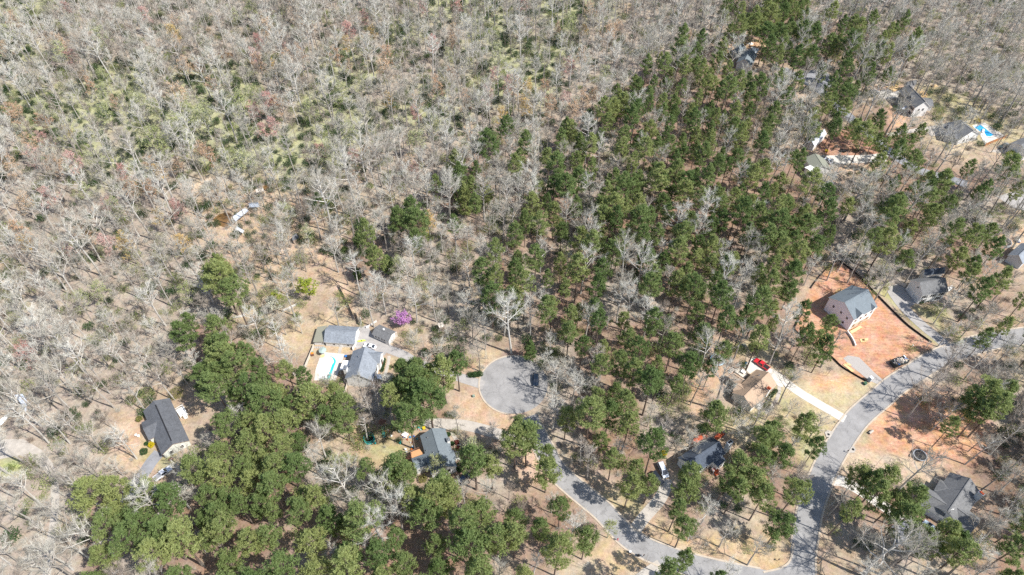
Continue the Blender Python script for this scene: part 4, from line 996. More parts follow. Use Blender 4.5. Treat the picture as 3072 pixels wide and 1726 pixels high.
# --- K: house with blue pool
HK = lambda p: RG(2760,330,.12112,p)
h = house('hip_house', 'broad grey roofed house with white gable next to the blue pool', (2880,410))
b = B_(h, HK, [(1010,240),(1490,600),(1100,830)], 3.4, 3.4, hip=(1,0), wall=WHITE, roof=SH_MID)
b.opening(1, .3, .9, 1.0, 1.4); b.opening(1, .7, .9, 1.0, 1.4)
b2 = B_(h, HK, [(700,300),(620,640),(1000,640)], 3.2, 2.0, 'w', wall=GREYW, roof=SH_MID)
g = [at(u, v, 2.8)-h.location for u, v in HK([(1500,600),(1590,655),(1640,640),(1580,560)])]; mb = MB(); mb.prism(g, 2.7, 2.82); part('porch_roof', mb, WHITE, h)
pl = thing('swimming_pool', 'bright blue rectangular swimming pool in a white deck', 'pool')
g = ground(HK([(1290,390),(1590,310),(2120,650),(1600,880),(1500,640)])); mb = MB(); mb.prism(g, -.2, .06); part('pool_deck', mb, CONCW, pl); block_out(g)
mb = MB(); mb.prism(ground(HK([(1345,430),(1500,374),(1818,622),(1740,660),(1640,650)])), .01, .066); part('water', mb, POOLW, pl)
mb = MB(); p = at(*HK([(1560,540)])[0]); mb.box((p.x, p.y, .06), (1.0,3.2,.5), -.5); part('pool_slide', mb, WHITE, pl)
fence('board_fence', HK([(1600,900),(1760,830),(1940,760),(2115,690)]), 1.7, mat('fence_rust', (.42,.20,.09)), 'reddish brown board fence below the blue pool')
# --- L, M: houses cut by the right edge
h = house('edge_house', 'pale house at the far edge beside the dark green pickup', (3072,440))
b = Block(h, (3032,430), (3110,395), (3125,440), 4.5, 2.0, wall=SIDING, roof=SH_MID, fascia=WHITE)
b.opening(0, .2, .2, 2.6, 2.1, 'garage_door', WHITE, GREYW)
HM = lambda p: RG(2900,690,.15896,p)
h = house('edge_house', 'grey shingled roof at the edge beside a curved blue wall', (3072,790))
b = B_(h, HM, [(1025,250),(770,480),(1010,700)], 3.4, 2.6, wall=GREYW, roof=SH_GREY)
ln = smooth_line(ground(HM([(755,195),(800,240),(825,290),(800,335),(740,345)])), 4)
o = ribbon('above_ground_pool', ln, .08, -.2, 1.2, GREYW, 'x', 'pool'); del o['kind']; tag(o, 'curved pale wall of a round pool behind pines', 'pool')
# --- N, O: roofs half hidden by trees
HN = lambda p: RG(2380,370,.13823,p)
h = house('hidden_house', 'pale metal roof glimpsed among bare trunks above brown mulch', (2445,420))
b = B_(h, HN, [(300,430),(570,165),(720,240)], 3.2, 1.8, wall=SIDING, roof=METAL_PALE, clear=False)
h = house('hidden_house', 'olive grey roof half hidden by pines beside the bright driveway', (2470,500))
b = B_(h, HN, [(640,715),(820,990),(470,1110)], 3.4, 1.9, wall=SIDING, roof=mat('roof_olive', (.22,.225,.18), .9, .12, 2))
b.opening(0, .3, .2, 2.4, 2.1, 'garage_door', WHITE, WHITE)
b2 = B_(h, HN, [(240,960),(370,910),(450,1060)], 4.0, .5, wall=WHITE, roof=WHITE)

# --- creek shelters
HS = lambda p: RG(560,520,.2934,p)
def shelter(pts, z, m, name, label, legs=WHITE, cat='shelter', walls=None):
    g = ground(pts, z); c = sum(g, Vector())/len(g); c.z = 0; o = thing(name, label, cat, (c.x, c.y, 0)); g = [p-c for p in g]
    mb = MB(); hi = [Vector((p.x, p.y, z+(.35 if i in (0, 1) else 0))) for i, p in enumerate(g)]
    mb.add(hi+[p-Vector((0,0,.08)) for p in hi], [(0,1,2,3),(7,6,5,4),(0,4,5,1),(1,5,6,2),(2,6,7,3),(3,7,4,0)]); part('roof', mb, m, o)
    if walls:
        mw = MB(); gi = [p*.93 for p in g]; n = 4
        mw.add([Vector((p.x,p.y,-.2)) for p in gi]+[Vector((p.x,p.y,z-.08)) for p in gi], [(i,(i+1)%n,(i+1)%n+n,i+n) for i in range(n)]); part('wall', mw, walls, o)
    else:
        for p in g: ml = MB(); ml.box((p.x*.95, p.y*.95, -.4), (.14,.14,z+.3)); part('post', ml, legs, o)
    block_out([(p.x+c.x, p.y+c.y) for p in g]); return o
sheet('pond', HS([(270,475),(300,440),(360,412),(430,402),(470,440),(470,520),(430,560),(370,550),(300,520)]), -.4, .03, MUD, 'small brown muddy pond beside the white roofed shelter', 'pond')
sheet('creek', HS([(760,150),(800,125),(880,105),(975,108),(985,125),(920,145),(860,165),(790,170)]), -.4, .03, MUD, 'brown creek pool near the small pale shelter', 'creek')
sheet('creek', RG(0,0,S25,[(1610,410),(1680,395),(1760,400),(1760,430),(1680,445)]), -.4, .03, MUD, 'dark brown creek pool deep in the bare woods', 'creek')
sheet('creek', RG(0,0,S25,[(1440,1400),(1540,1360),(1620,1325),(1640,1345),(1560,1390),(1470,1447)]), -.4, .03, mat('creek_sand', (.50,.38,.26)), 'pale sandy creek bed among bare trunks', 'creek')
shelter(HS([(470,452),(600,358),(632,384),(500,492)]), 2.4, METAL_PALE, 'pond_shelter', 'long white metal roofed shelter over the muddy pond')
shelter(HS([(490,575),(520,550),(585,585),(575,612)]), 2.2, GREYW, 'pond_shelter', 'low pale roof below the long pond shelter')
shelter(HS([(705,170),(780,152),(788,180),(712,200)]), 2.2, WOODP, 'creek_shelter', 'small pale lean-to roof near the creek pool')
shelter(HS([(1075,655),(1125,620),(1152,660),(1085,690)]), 2.2, SH_MID, 'garden_shed', 'small grey shed among bare trees by the dirt clearing', cat='shed', walls=WOOD)
shelter(HS([(635,310),(735,300),(745,345),(640,350)]), 2.0, mat('tarp_bluegrey', (.32,.36,.42)), 'tarp_shelter', 'blue grey tarp shelter behind the long pond shelter', legs=WOOD)
shelter(RG(0,1150,.3055,[(150,120),(225,110),(262,170),(258,290)][::1]), 2.6, METAL_PALE, 'carport', 'pale metal carport under bare trees', cat='carport')
shelter(RG(768,576,S25,[(1365,1000),(1405,985),(1420,1010),(1385,1028)]), 1.9, WOODP, 'playhouse', 'small pale playhouse roof under spreading bare oaks', cat='playhouse', walls=WOOD)
fence('rail_fence', C1([(200,905),(260,880),(330,845)]), 1.2, WHITE, 'white rail fence beside the lime green tree', gap=1)
fence('rail_fence', [(700,955),(724,953),(735,948)], 1.2, WHITE, 'short white rail fence by the pine belt', gap=1)

# ------------------------------------------------------------------ the ground sheet
near = np.full(X.shape, 30.0)
for poly in BUILT:
    xs = [p[0] for p in poly]; ys = [p[1] for p in poly]
    m = (X > min(xs)-8) & (X < max(xs)+8) & (Y > min(ys)-8) & (Y < max(ys)+8)
    if m.any(): near[m] = np.minimum(near[m], np_dist(X[m], Y[m], poly))
kk = np.clip((near-1.5)/6, 0, 1); HGT = (HGT+0.30)*kk - 0.015
gm = bpy.data.meshes.new('ground'); ny, nx = X.shape
gm.vertices.add(nx*ny); gm.vertices.foreach_set('co', np.stack([X, Y, HGT], -1).astype(np.float32).ravel())
ii, jj = np.meshgrid(np.arange(ny-1), np.arange(nx-1), indexing='ij'); a0 = (ii*nx+jj).ravel()
quads = np.stack([a0, a0+1, a0+nx+1, a0+nx], -1).astype(np.int32)
nf = len(quads); gm.loops.add(nf*4); gm.polygons.add(nf)
gm.loops.foreach_set('vertex_index', quads.ravel()); gm.polygons.foreach_set('loop_start', np.arange(nf, dtype=np.int32)*4)
gm.polygons.foreach_set('use_smooth', np.ones(nf, bool))
gm.update(calc_edges=True)
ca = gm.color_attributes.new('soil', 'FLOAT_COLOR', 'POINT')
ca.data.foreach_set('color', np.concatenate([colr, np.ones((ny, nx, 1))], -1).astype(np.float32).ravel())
ra = gm.attributes.new('rut', 'FLOAT', 'POINT'); ra.data.foreach_set('value', RUT.astype(np.float32).ravel())
m, nt, b = nodes_of('soil_and_litter'); N, L = nt.nodes, nt.links
b.inputs['Roughness'].default_value = 0.95; b.inputs['Specular IOR Level'].default_value = 0.1
at_ = N.new('ShaderNodeVertexColor'); at_.layer_name = 'soil'; tc = N.new('ShaderNodeTexCoord')
def noise(scale, det=6, ro=.6):
    q = N.new('ShaderNodeTexNoise'); q.inputs['Scale'].default_value = scale; q.inputs['Detail'].default_value = det; q.inputs['Roughness'].default_value = ro
    L.new(tc.outputs['Object'], q.inputs['Vector']); return q
def rng(sock, a, bb, c, d):
    q = N.new('ShaderNodeMapRange'); q.inputs[1].default_value = a; q.inputs[2].default_value = bb; q.inputs[3].default_value = c; q.inputs[4].default_value = d
    L.new(sock, q.inputs[0]); return q.outputs[0]
n1, n2, n3 = noise(0.13, 9, .7), noise(1.1, 7, .75), noise(7.0, 3, .6)
def mul(a, bb):
    q = N.new('ShaderNodeMath'); q.operation = 'MULTIPLY'; L.new(a, q.inputs[0]); L.new(bb, q.inputs[1]); return q.outputs[0]
k1 = mul(mul(rng(n1.outputs[0], .3, .7, .76, 1.22), rng(n2.outputs[0], .3, .7, .72, 1.26)), rng(n3.outputs[0], .3, .7, .78, 1.22))
rt = N.new('ShaderNodeAttribute'); rt.attribute_name = 'rut'
mp_ = N.new('ShaderNodeMapping'); mp_.inputs['Rotation'].default_value = (0, 0, math.radians(38)); mp_.inputs['Scale'].default_value = (.2, .9, 1); L.new(tc.outputs['Object'], mp_.inputs[0])
st_ = N.new('ShaderNodeTexNoise'); st_.inputs['Scale'].default_value = 1.0; st_.inputs['Detail'].default_value = 5; st_.inputs['Distortion'].default_value = 1.6; L.new(mp_.outputs[0], st_.inputs['Vector'])
rm = N.new('ShaderNodeMath'); rm.operation = 'MULTIPLY_ADD'; L.new(rng(st_.outputs[0], .35, .65, -.2, .1), rm.inputs[0]); L.new(rt.outputs['Fac'], rm.inputs[1]); rm.inputs[2].default_value = 1.0
k1 = mul(k1, rm.outputs[0])
vm = N.new('ShaderNodeVectorMath'); vm.operation = 'SCALE'; L.new(at_.outputs[0], vm.inputs[0]); L.new(k1, vm.inputs['Scale'])
hs = N.new('ShaderNodeHueSaturation'); L.new(vm.outputs[0], hs.inputs['Color']); L.new(rng(noise(.4, 4).outputs[0], .3, .7, .482, .52), hs.inputs['Hue']); L.new(rng(noise(.25, 5).outputs[0], .3, .7, .72, 1.02), hs.inputs['Saturation'])
L.new(hs.outputs[0], b.inputs['Base Color'])
bp = N.new('ShaderNodeBump'); bp.inputs['Strength'].default_value = .55; bp.inputs['Distance'].default_value = .25; L.new(n2.outputs[0], bp.inputs['Height']); L.new(bp.outputs[0], b.inputs['Normal'])
gm.materials.append(m)
tag(link('ground', gm), 'brown leaf-littered ground with lawns and orange clay', 'ground', None, 'structure')

# ------------------------------------------------------------------ planting
BB = [(min(p[0] for p in q), max(p[0] for p in q), min(p[1] for p in q), max(p[1] for p in q), q) for q in BUILT]
def free(x, y):
    for x0, x1, y0, y1, q in BB:
        if x0 < x < x1 and y0 < y < y1 and inside(x, y, q): return False
    return True
class Grid:
    def __init__(s, r): s.r = r; s.d = {}
    def ok(s, x, y, r):
        i, j = int(x//s.r), int(y//s.r)
        for a in range(i-1, i+2):
            for b in range(j-1, j+2):
                for q in s.d.get((a, b), ()):
                    if (q[0]-x)**2+(q[1]-y)**2 < r*r: return False
        return True
    def put(s, x, y): s.d.setdefault((int(x//s.r), int(y//s.r)), []).append((x, y))
CLEAR += [HN([(650,690),(1900,640),(1950,830),(900,880)]), HS([(270,430),(470,400),(640,360),(630,500),(420,560),(290,520)]), C1([(400,380),(480,440),(690,740),(740,900),(620,760)]), HN([(600,560),(1500,520),(1800,640),(700,690)]), C5([(820,690),(1000,680),(960,740),(840,740)]),
          HG([(760,680),(880,480),(1090,560),(1180,870),(1040,1030)]), HG([(380,650),(760,700),(1000,1020),(720,960)]), HI([(350,600),(760,400),(1400,560),(1200,1000),(700,900)]), C5([(1220,660),(1450,700),(1500,800),(1250,780)]),
          HB([(480,640),(880,670),(800,900),(560,900)]), HB([(400,500),(460,250),(620,240),(560,480)]), HK([(1350,430),(1500,375),(1815,620),(1640,655)]), HC([(280,300),(930,200),(900,620),(500,620)]), HE([(1260,330),(1500,470),(1300,800),(900,720),(600,760)]),
          CN([(300,280),(450,120),(700,300),(1100,720),(1380,930),(1100,1100),(900,1200),(620,900)]), [(1460,1100),(1600,1100),(1560,1220),(1470,1200)], C4([(480,480),(640,250),(720,170),(600,450)])]
CBB = [(min(p[0] for p in q), max(p[0] for p in q), min(p[1] for p in q), max(p[1] for p in q), q) for q in CLEAR]
def hides(x, y, zc):
    for z in (zc*.8, zc*1.05, zc*1.4):
        for dx in (-3.6, 0, 3.6):
            u, v = pix(x+dx, y, z)
            for x0, x1, y0, y1, q in CBB:
                if x0 < u < x1 and y0 < v < y1 and inside(u, v, q): return True
    return False
def scatter(n, zc, dens, rmin, grid, seed, jit=16, mg=70):
    """base points whose canopy (at height zc) falls in cells where this plant grows"""
    rg = random.Random(seed); out = []
    for _ in range(n):
        y = 45+385*rg.random()**.62; hw = (y*CP+CAM_H*SP)*0.78; x = rg.uniform(-hw, hw)
        u, v = pix(x, y, zc)
        if not (-mg < u < 3072+mg and -mg*.6 < v < 1726+mg): continue
        c = cell(u+rg.gauss(0, jit), v+rg.gauss(0, jit)); p = dens.get(c, 0)
        if c == 'm' and zc > 15 and 960 < u < 1500 and 520 < v < 1000: p *= .3
        if p < 1 and rg.random() > p: continue
        rr = rmin(c, rg, u, v) if callable(rmin) else rmin
        if not grid.ok(x, y, rr) or not free(x, y) or (zc > 5 and hides(x, y, zc)): continue
        grid.put(x, y); out.append((x, y, c))
    return out
# marks used in labels
PLACES = [('beside the swimming pool yard', 960, 1090), ('round the turning circle', 1480, 1060), ('near the house with the brown deck', 1330, 1400), ('around the charcoal roofed house', 470, 1290),
          ('around the tan roofed house', 2230, 1170), ('around the dark blue roofed house', 2080, 1400), ('beside the orange clay lot', 2520, 930), ('around the white double garage house', 2850, 880),
          ('around the corner house with the tall chimney', 2830, 1500), ('by the grey woodland house', 2220, 170), ('by the white two storey house', 2720, 300), ('near the blue pool', 2920, 420),
          ('by the bright concrete driveway', 2520, 470), ('around the muddy pond', 680, 640), ('along the side street', 1780, 1560), ('by the far left concrete turning area', 120, 1380),
          ('on the lower wooded slope', 1000, 1620), ('in the pine belt by the white pickup', 640, 1480), ('in the upper left creek woods', 380, 200), ('in the upper middle creek woods', 1100, 250),
          ('in the woods above the pine grove', 1650, 250), ('in the central pine grove', 1950, 720), ('in the woods left of the muddy pond', 250, 800), ('in the mixed woods above the turning circle', 1500, 750),
          ('in the far right woods', 2850, 100), ('behind the clay lot', 2750, 650), ('in the lower right woods', 2900, 1680)]
PW = [(t, at(u, v)) for t, u, v in PLACES]
def place(x, y): return min(PW, key=lambda q: (q[1].x-x)**2+(q[1].y-y)**2)[0]
def plant(name, proto, x, y, s, rz, label, cat, group, crown='crown'):
    o = thing(name, label, cat, (x, y, 0), rz, group); o.scale = (s[0], s[0], s[1])
    link('trunk', proto[0], o); link(crown, proto[1], o); return o

TG = Grid(11)
singles = []
# trees picked out one by one in the photograph: crown centre in the picture -> base
def one(u, v, kind, proto, h, name, label, cat='tree', s=1.0, zc=None, group=None, crown='crown'):
    k = h/proto[2]; zc = zc if zc is not None else h*.62
    p = at(u, v, zc); TG.put(p.x, p.y); return plant(name, proto, p.x, p.y, (k*s, k), RNG.uniform(0,6.3), label, cat, group, crown)
one(1208, 962, 'v', BUDS['v'][0], 6.2, 'redbud_tree', 'small redbud tree in full purple blossom behind the cottage', s=1.0, zc=3.6)
one(922, 868, 'l', BUDS['l'][0], 10, 'lime_leaf_tree', 'bright lime green tree above the garage lawn')
one(818, 915, 'w', BUDS['w'][0], 8.5, 'blossom_tree', 'pale white blossoming tree beside the lime green tree')
one(830, 890, 'l', BUDS['l'][0], 6, 'budding_tree', 'small yellow green tree behind the pale blossoming tree', s=.9)
for u, v, i, hh, lab in ((1222,830,0,16,'wide spreading bare oak above the cottage'), (1340,895,1,17,'broad bare oak left of the small playhouse'), (1402,925,0,15,'broad bare oak right of the small playhouse'),
                         (1112,880,2,14,'bare oak rising behind the rail fence'), (1240,1025,2,11,'low bare tree next to the cottage porch'), (560,1385,0,13,'wide bare oak above the white pickup'),
                         (430,1445,1,13,'bare oak overhanging the white pickup driveway'), (1300,640,0,15,'pale bare tree among the small pines'), (850,655,2,16,'tall pale bare tree by the grey shed'),
                         (2220,1290,2,12,'bare tree on the lawn by the tan house walk'), (2370,1230,0,9,'lone bare tree on the lawn beside the bright driveway'), (1640,1090,1,13,'tangled bare oak beside the dark parked car'),
                         (1700,1120,0,13,'tangled bare oak behind the turning circle'), (2070,1330,2,13,'grey bare tree leaning over the red deck'), (1000,700,2,12,'bare tree near the round pine'),
                         (2880,880,0,14,'tall bare oak in front of the white double garage house'), (2960,950,1,14,'bare oak by the grey street bend'), (2900,360,2,13,'bare oak over the hip roofed house')):
    one(u, v, 'b', BIG[i], hh, 'oak_tree', lab, zc=hh*.55)
for u, v, i, hh, lab in ((1038,762,0,8,'small round pine left of the two small pines'), (1078,722,1,10,'larger round pine above the small round pine'), (1072,822,0,6,'low round pine by the dirt path'),
                         (1165,795,1,11,'dark pine at the edge of the spreading oak'), (1185,660,2,12,'round pine left of the pale bare tree'), (1222,640,1,12,'round pine touching the pale bare tree'),
                         (660,800,2,15,'large olive pine standing alone by the clearing'), (1380,545,2,21,'tall dark pine above the bare saplings'), (1395,600,2,20,'lower tall dark pine above the bare saplings'), (1365,500,1,18,'upper dark pine above the bare saplings'),
                         (1590,1052,2,12,'bright round pine behind the turning circle'), (1415,575,2,17,'dark pine right of the tall dark pines'), (1700,400,2,18,'yellow green pine at the woods edge'), (1740,450,2,19,'second yellow green pine at the woods edge')):
    one(u, v, 'lp', LOWP[i], hh, 'round_pine', lab, zc=hh*.5)
for i, (u, v, k) in enumerate([(215,175,'r'),(250,230,'o'),(275,262,'o'),(40,350,'o'),(198,402,'y'),(372,525,'r'),(228,492,'r'),(760,335,'r'),(765,172,'r'),(790,395,'r'),(80,612,'o'),(532,632,'p'),(88,1062,'p'),(30,505,'o'),
        (482,522,'y'),(1118,104,'y'),(1160,171,'o'),(1166,307,'y'),(1303,139,'r'),(1465,290,'r'),(1482,231,'r'),(1525,262,'r'),(1063,474,'r'),(1106,456,'o'),(1373,16,'r'),(1246,346,'r'),(1401,310,'o'),(792,62,'o'),(780,131,'r'),
        (824,384,'r'),(1572,16,'r'),(1671,90,'o'),(1707,203,'r'),(2065,117,'o'),(1544,260,'o'),(130,330,'g'),(620,330,'g'),(400,300,'g'),(560,880,'g'),(250,900,'g'),(300,880,'g'),(1480,110,'g'),(1180,80,'g'),(985,160,'g'),
        (3050,225,'g'),(3020,60,'g'),(2790,50,'g'),(2940,80,'g'),(1640,470,'g'),(920,700,'g'),(2860,600,'g'),(2990,640,'g'),(1310,1395,'g'),(1420,1350,'g'),(1470,1380,'g'),(1040,1380,'g'),(1015,1400,'g'),(860,640,'g'),(1195,800,'g')]):
    pr = RNG.choice(BUDS[k]); hh = RNG.uniform(12.5, 17) if k != 'g' else RNG.uniform(9, 14); p = at(u, v, hh*.62)
    nm = {'r': 'red budding maple', 'o': 'orange budding maple', 'y': 'golden budding tree', 'p': 'pink budding maple', 'g': 'pale green budding tree'}[k]; pl_ = place(p.x, p.y)
    one(u, v, k, pr, hh, nm.replace(' ', '_').replace('budding_', ''), f'{nm} {pl_}', group=f'{nm}s {pl_}', s=1.05)
for u, v, lab in ((1830,1585,'yellow green tree leafing out at the street bend'),):
    one(u, v, 'g', BUDS['g'][0], 11, 'leafing_tree', lab, s=.9)
    
for f, lst in ((C4, [(690,690),(790,720),(890,700),(985,745),(830,830),(950,900),(1120,860),(1050,1000),(1250,1060),(1350,1130),(1180,1180),(620,960),(1420,1180),(1560,120),(1660,60),(1740,170),(1800,60),(1620,210)]),
               (C3, [(1345,690),(1320,790),(560,630),(640,700),(490,540),(760,570),(880,300),(860,140),(640,110),(930,640),(900,760),(1250,950),(1300,1080),(1190,1030),(1700,620),(1800,720),(1870,560),(1700,800),(1900,850),(1620,740),(60,330),(20,420),(110,400)]),
               (CN, [(110,590),(380,740),(130,840),(250,900),(350,970),(80,1080)]), (C1, [(1100,1340),(1200,1330),(1300,1370),(1400,1340),(1180,1420),(1300,1450)]),
               (C2, [(1060,640),(1000,690),(1120,700),(1400,770),(1480,830),(1330,850),(1450,930),(1290,960)])):
    for x, y in lst:
        q_ = f([(x, y)])[0]; i = RNG.randrange(9); hh = RNG.uniform(19, 26); pz = at(*q_, hh*.74); pl_ = place(pz.x, pz.y)
        if free(pz.x, pz.y): one(*q_, 'p', PINES[i], hh, 'pine_tree', f'broad heavy crowned pine {pl_}', 'tree', RNG.uniform(.78, .92) if f is CN else RNG.uniform(.95, 1.2), hh*.74, f'broad heavy crowned pines {pl_}')
def pine_gap(c, rg, u, v):
    if u < 1560 and v > 860: return rg.uniform(4.4, 6.2) if c == 'P' else 7.0
    return rg.uniform(5.2, 8.8) if c == 'P' else 8.0
pines = scatter(52000, 17.0, {'P': 1, 'm': .3}, pine_gap, TG, 21, 16)
for k in range(64):                                              # tall pines standing just right of the view; their shadows cross the slope
    q = at(RNG.uniform(3075, 3330), RNG.uniform(1130, 1680))
    if TG.ok(q.x, q.y, 4.5): TG.put(q.x, q.y); pines.append((q.x, q.y, 'P'))
# budding trees in loose colour patches through the creek woods
rgb = random.Random(77); nbud = 0
while nbud < 120:
    u, v = rgb.uniform(0, 1900), rgb.uniform(10, 760)
    c = cell(u, v); q = at(u, v, 9.5); f = mnoise.noise((q.x*.03, q.y*.03, 1.3))
    if c not in 'GB' or not TG.ok(q.x, q.y, 5.5) or not free(q.x, q.y): continue
    k = ('g' if f > -.1 else 'o') if rgb.random() < (.75 if c == 'G' else .45) else rgb.choice('roopyg')
    if k == 'g' and c == 'B' and rgb.random() < .5: continue
    nm = {'r': 'red budding maple', 'o': 'orange budding maple', 'y': 'golden budding tree', 'p': 'pink budding maple', 'g': 'pale green budding tree'}[k]; pl_ = place(q.x, q.y)
    one(u, v, k, rgb.choice(BUDS[k]), rgb.uniform(11, 18), nm.replace(' ', '_').replace('budding_', ''), f'{nm} {pl_}', group=f'{nm}s {pl_}', s=rgb.uniform(.95, 1.3)); nbud += 1
bares = scatter(60000, 10.0, {'B': 1, 'G': 1, 'm': .8, 's': .34, 'P': .3}, lambda c, rg, u, v: rg.uniform(4.4, 8.6) if c == 'B' else rg.uniform(6.2, 10.5) if c == 'G' else rg.uniform(4.2, 6.5), TG, 22, 16)
sapg = Grid(4)
saps = scatter(22000, 4.0, {'B': .3, 'G': .2, 'm': .7, 's': 1, 'P': .22}, 1.5, sapg, 23, 22)
bshg = Grid(4)
brush = scatter(30000, 1.0, {'B': .5, 'G': 1, 's': .85, 'm': .35, 'P': .15}, 2.0, bshg, 24, 22)
def px_size(t, h): return h*FPX/(t[1]*CP+CAM_H*SP)
def split(lst, protos, seed, lo, hi, wide, stands=False):
    rg = random.Random(seed); full = []
    for t in lst:
        i = rg.randrange(len(protos)); k = rg.uniform(lo, hi); wx = (.14 if not stands and pix(t[0], t[1], 15)[0] < 1560 and pix(t[0], t[1], 15)[1] > 860 else 0)
        if stands:
            f = mnoise.noise((t[0]*.022, t[1]*.022, 7.7))*1.6+rg.gauss(0,.22); i = rg.choice((2,5,8)) if f < -.28 else rg.choice((0,3,7,1)) if f > .12 else rg.choice((4,6,1,0,8))
            k *= 1.12 if f > .12 else .92
        full.append((t[0], t[1], i, (k*(rg.uniform(*wide)+wx), k), rg.uniform(0,6.283), px_size(t, protos[i][2]*k)))
    inside_ = [q for q in full if -20 < pix(q[0], q[1], 12)[0] < 3092 and 0 < pix(q[0], q[1], 12)[1] < 1740]
    inside_.sort(key=lambda q: -q[5]); top = inside_[:300]; top += [next(q for q in inside_[300:] if q[2] == i) for i in range(len(protos)) if not any(q[2] == i for q in top)]; ids = set(map(id, top))
    return top, [q for q in full if id(q) not in ids]
pt_, pr_ = split(pines, PINES, 31, .72, 1.12, (.85, 1.22))
bt_, br_ = split(bares, BARE, 32, .62, 1.12, (.9, 1.25), True)
PFORM = ('round crowned', 'full crowned', 'broad high crowned', 'low crowned', 'slender high crowned', 'full crowned', 'long trunked', 'low crowned', 'broad crowned')
BFORM = ('grey', 'upright grey', 'spreading brown', 'grey', 'spreading grey', 'narrow brown', 'spreading grey', 'broad grey', 'narrow brown')
for x, y, i, s, rz, _ in pt_:
    pl_ = place(x, y); hh = PINES[i][2]*s[1]; ad = ('short', 'middling', 'tall')[(hh > 20.5)+(hh > 24)]+' '+PFORM[i]
    plant('pine_tree', PINES[i], x, y, s, rz, f'{ad} pine {pl_}', 'tree', f'{ad} pines {pl_}')
for x, y, i, s, rz, _ in bt_:
    pl_ = place(x, y); hh = BARE[i][2]*s[1]; ad = ('low', 'middling', 'tall')[(hh > 13.5)+(hh > 17)]+' '+BFORM[i]
    plant('bare_tree', BARE[i], x, y, s, rz, f'{ad} leafless tree {pl_}', 'tree', f'{ad} leafless trees {pl_}')
def woodland(name, rows, sets, label, cat):
    """one object for what nobody could count: points carrying a pick number, turn and size, each dressed with one of the given mesh sets"""
    me = bpy.data.meshes.new(name); me.from_pydata([(r[0], r[1], 0) for r in rows], [], [])
    for nm, ty, vals in (('pick', 'INT', [r[2] for r in rows]), ('turn', 'FLOAT', [r[4] for r in rows]), ('wide', 'FLOAT', [r[3][0] for r in rows]), ('tall', 'FLOAT', [r[3][1] for r in rows])):
        at2 = me.attributes.new(nm, ty, 'POINT'); at2.data.foreach_set('value', vals)
    o = link(name, me); tag(o, label, cat, None, 'stuff')
    ng = bpy.data.node_groups.new(name, 'GeometryNodeTree'); ng.interface.new_socket('Geometry', in_out='INPUT', socket_type='NodeSocketGeometry'); ng.interface.new_socket('Geometry', in_out='OUTPUT', socket_type='NodeSocketGeometry')
    N, L = ng.nodes, ng.links; gi = N.new('NodeGroupInput'); go = N.new('NodeGroupOutput')
    jn = N.new('GeometryNodeJoinGeometry')
    for st in sets:
        gj = N.new('GeometryNodeJoinGeometry')
        for src in st:
            oi = N.new('GeometryNodeObjectInfo'); oi.inputs['Object'].default_value = src; oi.inputs['As Instance'].default_value = False; oi.transform_space = 'ORIGINAL'
            L.new(oi.outputs['Geometry'], gj.inputs[0])
        g2 = N.new('GeometryNodeGeometryToInstance'); L.new(gj.outputs[0], g2.inputs[0]); L.new(g2.outputs[0], jn.inputs[0])
    ip = N.new('GeometryNodeInstanceOnPoints'); L.new(gi.outputs[0], ip.inputs['Points']); L.new(jn.outputs[0], ip.inputs['Instance']); ip.inputs['Pick Instance'].default_value = True
    def attr(nm, ty):
        q = N.new('GeometryNodeInputNamedAttribute'); q.data_type = ty; q.inputs['Name'].default_value = nm; return q.outputs['Attribute']
    L.new(attr('pick', 'INT'), ip.inputs['Instance Index'])
    cx = N.new('ShaderNodeCombineXYZ'); L.new(attr('turn', 'FLOAT'), cx.inputs[2]); L.new(cx.outputs[0], ip.inputs['Rotation'])
    cs = N.new('ShaderNodeCombineXYZ'); wd = attr('wide', 'FLOAT'); L.new(wd, cs.inputs[0]); L.new(wd, cs.inputs[1]); L.new(attr('tall', 'FLOAT'), cs.inputs[2]); L.new(cs.outputs[0], ip.inputs['Scale'])
    L.new(ip.outputs[0], go.inputs[0])
    md = o.modifiers.new('planting', 'NODES'); md.node_group = ng; return o
def carriers(cat_, protos):
    """the objects already standing in the scene that carry each prototype mesh"""
    res = []
    for p in protos:
        ms = p[:2] if isinstance(p, tuple) else (p,)
        res.append([next(o for o in COL.objects if o.data == mm) for mm in ms])
    return res
woodland('pine_woods', pr_, carriers('', PINES), 'farther green pine crowns filling the distant pine groves', 'woods')
woodland('bare_woods', br_, carriers('', BARE), 'mass of farther leafless grey hardwoods filling the woods', 'woods')
# saplings and brush
def rows(lst, n, lo, hi, seed, pick=None):
    rg = random.Random(seed); out = []
    for t in lst:
        k = rg.uniform(lo, hi); out.append((t[0], t[1], pick(t, rg) if pick else rg.randrange(n), (k*rg.uniform(.85,1.2), k), rg.uniform(0,6.283)))
    return out
firsts = []
def seeds(lst, meshes, name, label, cat, group):
    out = []
    for me, t in zip(meshes, lst):
        o = link(name, me); o.location = (t[0], t[1], 0); tag(o, label, cat, group); out.append([o])
    return out
saps.sort(key=lambda t: t[1]); brush.sort(key=lambda t: t[1])
sset = seeds(saps[40:44], SAPS, 'sapling', 'thin leafless sapling clump at the lower edge of the woods', 'sapling', 'sapling clumps at the lower edge')
woodland('sapling_thicket', rows(saps[44:], 4, .6, 1.15, 41), sset, 'thickets of thin bare saplings under the trees', 'saplings')
bm = BRUSHG+BRUSHB+EVERG
bset = seeds(brush[60:68], bm, 'wild_bush', 'wild bush at the lower edge of the woods', 'bush', 'wild bushes at the lower edge')
def pickb(t, rg):
    g = {'G': .74, 's': .34, 'B': .22, 'm': .15, 'P': .15}[t[2]]
    if rg.random() < .006: return 6+rg.randrange(2)
    return rg.randrange(3) if rg.random() < g else 3+rg.randrange(3)
